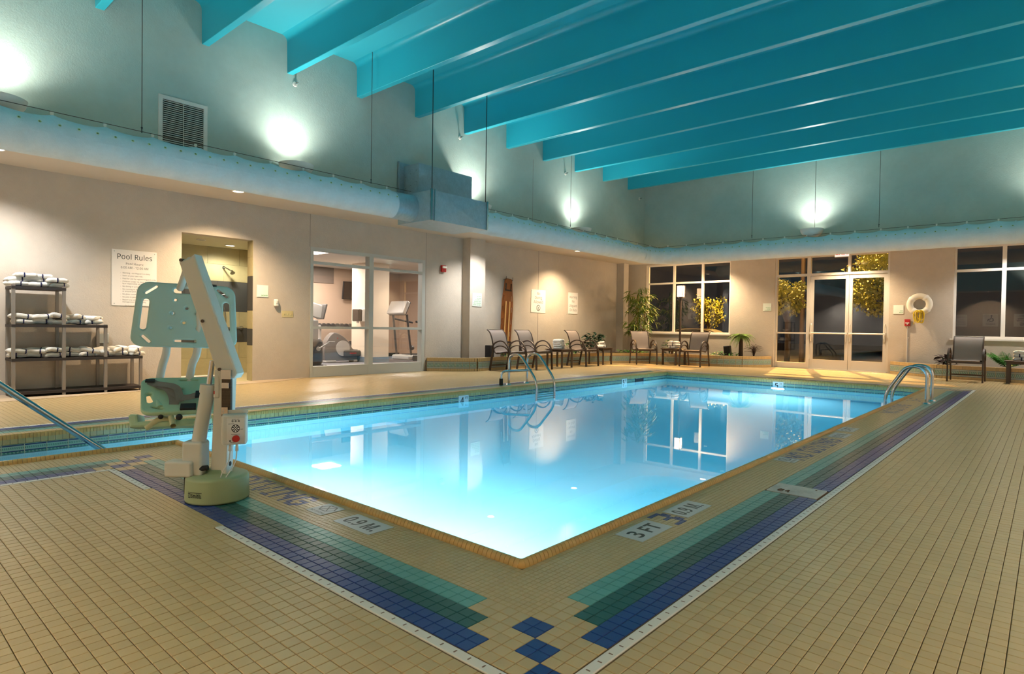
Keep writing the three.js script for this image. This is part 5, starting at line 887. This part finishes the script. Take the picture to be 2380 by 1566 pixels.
// ================= GYM BEHIND THE WINDOW =================
const gWall = std('gymWall', 0xae9682, 0.8), gDark = std('gymDark', 0x6f6258, 0.85);
solid('floor_gym', 'grey rubber gym floor', [ext(4.2, 10.6, -0.05, -0.001, VW + 0.2, 14.4)], std('gymFloor', 0x6b6a6e, 0.5));
solid('ceiling_gym', 'white gym ceiling', [ext(4.2, 10.6, 2.6, 2.7, VW + 0.2, 14.4)], std('gymCeil', 0xd8cec0, 0.9));
solid('wall_gym', 'taupe gym walls', [ext(4.14, 10.7, 0, 2.6, 14.3, 14.4), ext(10.6, 10.7, 0, 2.6, VW + 0.2, 14.3), ext(4.24, 10.6, 2.38, 2.6, VW + 0.2, VW + 0.22), ext(9.2, 9.35, 0, 2.6, 14.2, 14.3)], gWall);
solid('wall_gym_end', 'dark painted gym end wall', [ext(4.14, 4.24, 0, 2.6, VW + 0.2, 14.3), ext(4.24, 8.2, 2.15, 2.6, 14.27, 14.3)], gDark);
solid('trim_column', 'pale clad gym column with a grey plinth', [ext(7.8, 8.42, 0.13, 2.6, 11.95, 12.75)], std('column', 0xd6c7b2, 0.7));
solid('baseboard_column', 'grey plinth of the gym column', [ext(7.79, 8.43, 0, 0.13, 11.94, 12.76)], std('plinth', 0x7d8a93, 0.5));
solid('baseboard_gym', 'dark skirting along the gym wall', [ext(4.24, 10.6, 0, 0.1, 14.28, 14.3)], M.rubber);
for (const [u, v, l] of [[5.7, 11.2, 'square ceiling light panel of the gym over the bike'], [7.35, 13.2, 'square ceiling light panel of the gym by the column'], [5.4, 13.3, 'square ceiling light panel of the gym by the dark wall'], [9.4, 10.6, 'square ceiling light panel of the gym over the treadmill']]) {
  const o = thing('ceiling_panel_light', l, 'light panel', 'light panels of the gym'); put(o, u, 2.59, v);
  mesh('frame', [box(0.62, 0.02, 0.03, 0, 0, 0.3), box(0.62, 0.02, 0.03, 0, 0, -0.3), box(0.03, 0.02, 0.6, 0.3, 0, 0), box(0.03, 0.02, 0.6, -0.3, 0, 0)], M.white, o); mesh('diffuser', box(0.58, 0.008, 0.58, 0, 0, 0), glow(GYMC, 5), o);
  const a = new THREE.RectAreaLight(GYMC, LUM.gym, 0.56, 0.56); a.name = 'panel_lamp'; a.position.set(u, 2.57, -v); a.lookAt(u, 0, -v); scene.add(a);
}
{
  // elliptical trainer
  let o = thing('elliptical_trainer', 'grey elliptical trainer with a round flywheel cover by the gym column', 'trainer'); put(o, 7.25, 0, 12.5);
  std('machineGrey', 0x6f6a66, 0.4); std('machineDark', 0x4b4846, 0.45); std('machineLight', 0xb8b4ae, 0.45);
  const sh = new THREE.Shape(); sh.moveTo(-0.42, 0.06); sh.bezierCurveTo(-0.5, 0.3, -0.42, 0.62, -0.2, 0.74); sh.bezierCurveTo(-0.12, 0.76, 0.1, 0.66, 0.24, 0.5); sh.bezierCurveTo(0.34, 0.36, 0.3, 0.3, 0.5, 0.3); sh.lineTo(0.5, 0.06); sh.closePath();
  mesh('shroud', new THREE.ExtrudeGeometry(sh, { depth: 0.16, bevelEnabled: true, bevelSize: 0.02, bevelThickness: 0.02, bevelSegments: 3, curveSegments: 12 }).translate(0, 0, -0.08), M.machineGrey, o);
  mesh('flywheel_cover', [cyl(0.2, 0.2, 0.03, 0, 0, 0, 32).rotateX(Math.PI / 2).translate(0.05, 0.36, 0.115)], M.machineLight, o);
  mesh('pedal_arm', [rbox(0.5, 0.17, 0.08, 0.04, 0.3, 0.22, 0.16)], M.machineDark, o); mesh('brand_stripe', box(0.2, 0.03, 0.002, 0.3, 0.23, 0.202), M.red, o);
  mesh('foot', [rbox(0.3, 0.05, 0.2, 0.02, -0.3, 0.03, 0.05), rbox(0.12, 0.06, 0.26, 0.02, 0.42, 0.03, 0.02)], M.machineLight, o); mesh('mark', cyl(0.015, 0.015, 0.004).rotateX(Math.PI / 2).translate(-0.1, 0.62, 0.102), M.red, o);
  // stepper by the window edge
  o = thing('exercise_bike', 'exercise bike with a tilted white console at the gym window edge', 'bike'); put(o, 5.72, 0, 11.2);
  mesh('console', rbox(0.34, 0.34, 0.06, 0.03, 0, 0, 0).rotateX(-0.2).rotateZ(-0.25).translate(0.08, 1.28, 0), M.machineLight, o); mesh('console_back', rbox(0.04, 0.36, 0.3, 0.02, 0, 0, 0).rotateZ(-0.25).translate(0.25, 1.26, 0), M.machineDark, o);
  mesh('upright', rbox(0.16, 0.62, 0.12, 0.03, 0.06, 0.76, 0), M.machineLight, o); mesh('body', rbox(0.44, 0.62, 0.22, 0.12, 0.04, 0.34, 0, 4), M.machineDark, o);
  mesh('crank', [rod([0.1, 0.42, 0.13], [0.36, 0.56, 0.15], 0.02, 8), cyl(0.05, 0.05, 0.03).rotateX(Math.PI / 2).translate(0.1, 0.42, 0.12), rbox(0.14, 0.03, 0.09, 0.01, 0.4, 0.57, 0.17)], M.machineLight, o); mesh('foot', rbox(0.1, 0.06, 0.5, 0.02, 0.2, 0.03, 0), M.machineDark, o);
  // treadmill
  o = thing('treadmill', 'treadmill with a white console beside the gym column', 'treadmill'); put(o, 9.1, 0, 11.25);
  mesh('deck', [rbox(1.9, 0.13, 0.72, 0.05, 0.1, 0.15, 0)], M.machineLight, o); mesh('belt', box(1.5, 0.01, 0.5, 0.15, 0.221, 0), M.rubber, o);
  mesh('roller', [0, 1, 2, 3].map((i) => rbox(0.16, 0.15, 0.05, 0.03, -0.65 + i * 0.42, 0.14, 0.375)), M.machineDark, o);
  mesh('upright', [rod([-0.72, 0.2, 0.3], [-0.86, 1.25, 0.28], 0.03, 10), rod([-0.72, 0.2, -0.3], [-0.86, 1.25, -0.28], 0.03, 10), sph(0.06, -0.7, 0.4, 0.3)], M.machineDark, o);
  mesh('console', rbox(0.1, 0.36, 0.7, 0.03).rotateZ(-0.45).translate(-0.92, 1.42, 0), M.machineLight, o); mesh('console_back', rbox(0.04, 0.38, 0.66, 0.02).rotateZ(-0.45).translate(-0.86, 1.4, 0), M.machineDark, o);
  mesh('handrail', [rod([-0.6, 1.07, 0.33], [0.2, 1.07, 0.33], 0.028, 12), rod([-0.85, 1.15, -0.3], [-0.2, 1.05, -0.3], 0.024, 10)], M.rubber, o);
  // dumbbell rack
  o = thing('dumbbell_rack', 'two tier black dumbbell rack against the gym wall', 'rack'); put(o, 8.2, 0, 13.85);
  for (const y of [0.36, 0.86]) mesh('tray', box(1.5, 0.03, 0.26, 0, y, 0).rotateX(0), M.rubber, o); for (const x of [-0.7, 0.7]) mesh('post', [box(0.06, 0.95, 0.06, x, 0.475, 0.02), box(0.06, 0.04, 0.5, x, 0.02, 0.02)], M.machineLight, o);
  const db = thing('dumbbell', 'black dumbbell on the gym rack', 'dumbbell', 'dumbbells on the gym rack'); for (const z of [-1, 1]) mesh('weight_head', new THREE.CylinderGeometry(0.06, 0.06, 0.07, 8).rotateX(Math.PI / 2).translate(0, 0, z * 0.1), M.rubber, db); mesh('handle', rod([0, 0, -0.08], [0, 0, 0.08], 0.015, 8), M.steel, db);
  let n = 0; for (const y of [0.44, 0.94]) for (let i = 0; i < 10; i++) { const d = n++ ? copy(db) : db; put(d, 7.55 + i * 0.143, y, 13.83); }
  tag(mesh('exercise_ball', sph(0.3, 0, 0, 0, 20), std('ball', 0x4a3f86, 0.4)), 'purple exercise ball behind the bike in the gym', 'ball').position.set(6.85, 0.3, -13.6);
  o = thing('wall_television', 'dark television tilted on the gym wall', 'television'); put(o, 8.85, 1.97, 14.15); o.rotation.x = 0.12; mesh('bezel', rbox(0.86, 0.52, 0.05, 0.01), M.black, o); mesh('screen', box(0.82, 0.48, 0.004, 0, 0.005, 0.026), std('tvScreen', 0x241d19, 0.2), o); mesh('wall_bracket', box(0.2, 0.05, 0.12, 0, -0.24, -0.06), M.black, o);
  o = thing('paper_dispenser', 'black and white paper towel dispenser on the gym column', 'dispenser'); put(o, 7.8, 1.22, 12.25, -Math.PI / 2); mesh('cover', rbox(0.3, 0.32, 0.12, 0.03, 0, 0, 0.17, 3), std('dispDark', 0x2e2b2a, 0.25), o); mesh('back_case', rbox(0.3, 0.32, 0.11, 0.02, 0, 0, 0.055), M.white, o); mesh('paper_tip', box(0.1, 0.05, 0.01, 0, -0.18, 0.15), M.white, o);
}
// ================= SHOWER ROOM =================
{
  const beige = std('showerTile', 0xb8ad86, 0.5, { map: patchy }), dark = std('showerDark', 0x4a4a4a, 0.5), V1 = 10.6;
  solid('floor_shower', 'pale shower floor', [ext(1.3, 4.1, -0.05, 0.0, VW, V1 + 0.1)], std('showerFloor', 0xbdb087, 0.45));
  solid('ceiling_shower', 'white shower ceiling', [ext(1.3, 4.1, 2.41, 2.5, VW + 0.2, V1 + 0.1)], std('showerCeil', 0xd3ccb2, 0.9));
  const w = struct('wall_shower', 'shower room walls of large beige and charcoal tiles');
  mesh('backing', [ext(1.3, 4.1, 0, 2.41, V1 + 0.008, V1 + 0.1), ext(4.0, 4.1, 0, 2.41, VW + 0.2, V1), ext(1.3, 1.4, 0, 2.41, VW + 0.2, V1)], std('tileGrout', 0xa09671, 0.9), w);
  const gg = {}; const piece = (wd, h, mat, u, y, v, ry) => { const k = wd.toFixed(3) + h.toFixed(3); gg[k] ??= new THREE.BoxGeometry(wd - 0.004, h - 0.004, 0.008); const m = mesh('wall_tile', gg[k], mat, w); m.position.set(u, y, -v); m.rotation.y = ry; };
  const rows = [[0, 0.3, 0], [0.3, 0.6, 0], [0.6, 0.88, 1], [0.88, 1.19, 0], [1.19, 1.77, 1], [1.77, 2.09, 0], [2.09, 2.41, 0]];
  for (const [y0, y1, dk] of rows) {
    const tw = dk ? (y1 - y0 > 0.4 ? 0.29 : 0.58) : 0.6, off = dk ? 0.05 : (y0 > 1 && y0 < 2 || y0 < 0.2 ? 0.3 : 0);
    for (let u = 1.4 - off; u < 4.0; u += tw) { const a = Math.max(1.4, u), b = Math.min(4.0, u + tw); if (b - a > 0.03) piece(b - a, y1 - y0, dk ? dark : beige, (a + b) / 2, (y0 + y1) / 2, V1 + 0.004, 0); }
    piece(0.19, Math.min(y1, 2.37) - y0, dk ? dark : beige, SH[1] - 0.003, (y0 + Math.min(y1, 2.37)) / 2, VW + 0.102, -Math.PI / 2);
    for (let v = VW + 0.2; v < V1 - 0.05; v += 0.48) piece(Math.min(0.48, V1 - v), y1 - y0, dk ? dark : beige, 3.998, (y0 + y1) / 2, v + Math.min(0.48, V1 - v) / 2, -Math.PI / 2);
  }
  let o = thing('shower_spray', 'chrome shower spray on the beige tiled shower wall', 'shower head'); put(o, 3.5, 2.03, V1); mesh('arm', pipe([[0, 0, 0], [0, 0, 0.07], [0.06, -0.05, 0.14]], 0.012, 0.03, 10), M.steel, o); mesh('escutcheon', cyl(0.03, 0.03, 0.01).rotateX(Math.PI / 2), M.steel, o); mesh('head', new THREE.CylinderGeometry(0.018, 0.045, 0.07, 18).rotateX(-0.7).translate(0.09, -0.08, 0.16), M.steel, o);
  o = thing('shower_valve', 'chrome shower valve on the charcoal tiles', 'valve'); put(o, 3.45, 1.5, V1); mesh('plate', cyl(0.07, 0.07, 0.01).rotateX(Math.PI / 2), M.steel, o); mesh('lever', [cyl(0.02, 0.02, 0.05).rotateX(Math.PI / 2).translate(0, 0, 0.03), rod([0, 0, 0.05], [0.08, 0.03, 0.06], 0.008, 8)], M.steel, o);
  o = thing('grab_bar', 'horizontal stainless grab bar on the shower wall', 'grab bar'); mesh('bar', pipe([[2.9, 0.88, -V1], [2.9, 0.88, -V1 + 0.06], [3.84, 0.88, -V1 + 0.06], [3.84, 0.88, -V1]], 0.018, 0.04, 12), M.steel, o); for (const u of [2.9, 3.84]) mesh('flange', cyl(0.04, 0.04, 0.01).rotateX(Math.PI / 2).translate(u, 0.88, -V1 + 0.006), M.steel, o);
  o = thing('shower_rail', 'vertical chrome slide rail with a hose in the shower', 'rail'); mesh('rail', rod([3.36, 0.95, -V1 + 0.05], [3.36, 1.45, -V1 + 0.05], 0.011), M.steel, o); mesh('hose', tube([[3.38, 1.4, -V1 + 0.06], [3.44, 1.1, -V1 + 0.08], [3.5, 0.85, -V1 + 0.06], [3.53, 1.1, -V1 + 0.04], [3.45, 1.45, -V1 + 0.03]], 0.008, 24, 6), M.steel, o);
  o = thing('ceiling_downlight', 'round white downlight in the shower room ceiling', 'downlight'); put(o, 3.4, 2.405, 10.1); mesh('trim_ring', new THREE.TorusGeometry(0.085, 0.01, 8, 24).rotateX(Math.PI / 2), M.white, o); mesh('lens', cyl(0.08, 0.08, 0.004), glow(new THREE.Color().setRGB(1, 0.95, 0.8), 8), o);
  const l = new THREE.SpotLight(new THREE.Color().setRGB(1, 0.93, 0.72), LUM.shower, 0, 80 * RAD, 0.4, 2); l.name = 'shower_lamp'; l.position.set(3.4, 2.38, -10.1); l.target.position.set(3.4, 0, -10.1); l.shadow.radius = 4; l.castShadow = true; scene.add(l, l.target);
  o = thing('sprinkler_disc', 'small round vent disc in the shower ceiling', 'vent'); put(o, 2.75, 2.404, 9.75); mesh('disc', cyl(0.07, 0.07, 0.01), M.shelfGrey, o); mesh('disc_ring', new THREE.TorusGeometry(0.07, 0.008, 6, 20).rotateX(Math.PI / 2), M.white, o);
  o = thing('door_curb', 'low pale curb across the shower floor', 'curb'); mesh('curb', rbox(1.6, 0.07, 0.06, 0.015, 2.5, 0.035, -9.55), M.white, o); mesh('gap_line', box(1.5, 0.01, 0.064, 2.5, 0.05, -9.55), M.shelfGrey, o);
}
// ================= OUTSIDE AT NIGHT =================
const GY = -0.45;
solid('ground_outside', 'dark asphalt outside the windows', [ext(UW + 0.2, 70, GY - 0.1, GY, -40, 45)], std('asphalt', 0x2d2a28, 0.9));
solid('pavement_outside', 'concrete walk outside the doors', [ext(UW + 0.2, 18.2, GY, -0.02, -6, 12)], std('walk', 0x6e6559, 0.85));
{
  const o = thing('street_lamp', 'tall street lamp post outside the glass doors', 'street lamp'); put(o, 24.8, GY, 6.3);
  mesh('post', cyl(0.1, 0.06, 10.4, 0, 5.2, 0, 12), M.bronze, o); mesh('arm', rod([0, 10.4, 0], [-0.8, 10.6, 0], 0.04), M.bronze, o); mesh('lamp_head', rbox(0.5, 0.1, 0.24, 0.04, -1.0, 10.62, 0), M.bronze, o); mesh('lamp_lens', box(0.4, 0.02, 0.18, -1.0, 10.56, 0), glow(SODIUM, 30), o);
  const l = new THREE.SpotLight(SODIUM, LUM.street, 0, 80 * RAD, 0.3, 2); l.name = 'street_lamp_light'; l.position.set(23.8, GY + 10.5, -6.3); l.target.position.set(20.8, GY, -4.3); l.shadow.radius = 6; l.castShadow = true; scene.add(l, l.target);
}
function tree(label, u, v, h, r, n, mat) {
  const o = thing('street_tree', label, 'tree'); put(o, u, GY, v);
  mesh('trunk', tube([[0, 0, 0], [0.05, h * 0.3, 0.02], [0, h * 0.6, 0]], 0.09, 14, 8), std('bark', 0x3b2c20, 0.9), o);
  for (let i = 0; i < 5; i++) { const a = i * 1.26; mesh('branch', rod([0, h * 0.45, 0], [Math.sin(a) * r * 0.6, h * 0.75, Math.cos(a) * r * 0.6], 0.03, 6), M.bark, o); }
  const lf = leafGeo(0.105, 0.08, 0.2, 0.2, 2), im = new THREE.InstancedMesh(lf, mat, n); im.name = 'foliage'; im.userData.kind = 'stuff';
  for (let i = 0; i < n; i++) { let x, y, z; const c = i % 26, ca = c * 2.4, cr = r * (0.25 + 0.65 * ((c * 7 % 26) / 26)), cy = ((c * 11 % 26) / 26 - 0.5) * r * 1.5; do { x = rr(-1, 1); y = rr(-1, 1); z = rr(-1, 1); } while (x * x + y * y + z * z > 1); im.setMatrixAt(i, mtx(Math.sin(ca) * cr + x * r * 0.34, h * 0.72 + cy + y * r * 0.3, Math.cos(ca) * cr + z * r * 0.34, rr(-1.5, 1.5), rr(0, 6.28), rr(-1, 1), rr(0.7, 1.2))); }
  o.add(im); return o;
}
std('leafTree', 0x8f9232, 0.6, { side: THREE.DoubleSide });
tree('leafy tree glowing yellow under the street lamp outside the doors', 21.0, 2.5, 4.4, 1.35, 8000, M.leafTree);
tree('dim leafy tree outside the sidelight of the doors', 19.2, 5.15, 3.5, 0.62, 1500, M.leafTree);
tree('dark leafy tree beyond the planter window', 27.0, 11.2, 3.2, 0.8, 1300, M.leafTree);
// parked car seen over the window sill
{
  const o = thing('parked_car', 'parked car whose roof catches the street light beyond the planter window', 'car'); put(o, 22.2, GY, 9.35, Math.PI / 2 + 0.15);
  const paint = std('carPaint', 0xb9b2a2, 0.25, { metalness: 0.3, clearcoat: 1 });
  const side = new THREE.Shape(); side.moveTo(-2.2, 0.25); side.lineTo(-2.25, 0.7); side.bezierCurveTo(-2.2, 0.85, -1.5, 0.92, -1.05, 0.95); side.lineTo(2.1, 0.92); side.lineTo(2.2, 0.6); side.lineTo(2.15, 0.25); side.closePath();
  mesh('body', new THREE.ExtrudeGeometry(side, { depth: 1.64, bevelEnabled: true, bevelSize: 0.05, bevelThickness: 0.06, bevelSegments: 3 }).translate(0, 0, -0.82), paint, o);
  const cab = new THREE.Shape(); cab.moveTo(-1.15, 0.9); cab.bezierCurveTo(-0.6, 1.35, -0.4, 1.42, 0.1, 1.43); cab.bezierCurveTo(0.9, 1.42, 1.3, 1.3, 1.8, 0.9); cab.closePath();
  mesh('cabin_glass', new THREE.ExtrudeGeometry(cab, { depth: 1.3, bevelEnabled: true, bevelSize: 0.02, bevelThickness: 0.05, bevelSegments: 2 }).translate(0, 0, -0.65), M.black, o);
  mesh('roof', strap([[-0.72, 1.27], [-0.4, 1.41], [0.1, 1.455], [0.7, 1.43], [1.2, 1.3]], 1.3, 0.03).rotateY(Math.PI / 2), paint, o);
  for (const x of [-1.4, 1.4]) for (const z of [-0.8, 0.8]) mesh('wheel', new THREE.CylinderGeometry(0.32, 0.32, 0.2, 24).rotateX(Math.PI / 2).translate(x, 0.32, z), M.rubber, o);
}
scene.traverse((o) => { if (o.isMesh) { o.castShadow = true; o.receiveShadow = true; } });
renderer.render(scene, camera);
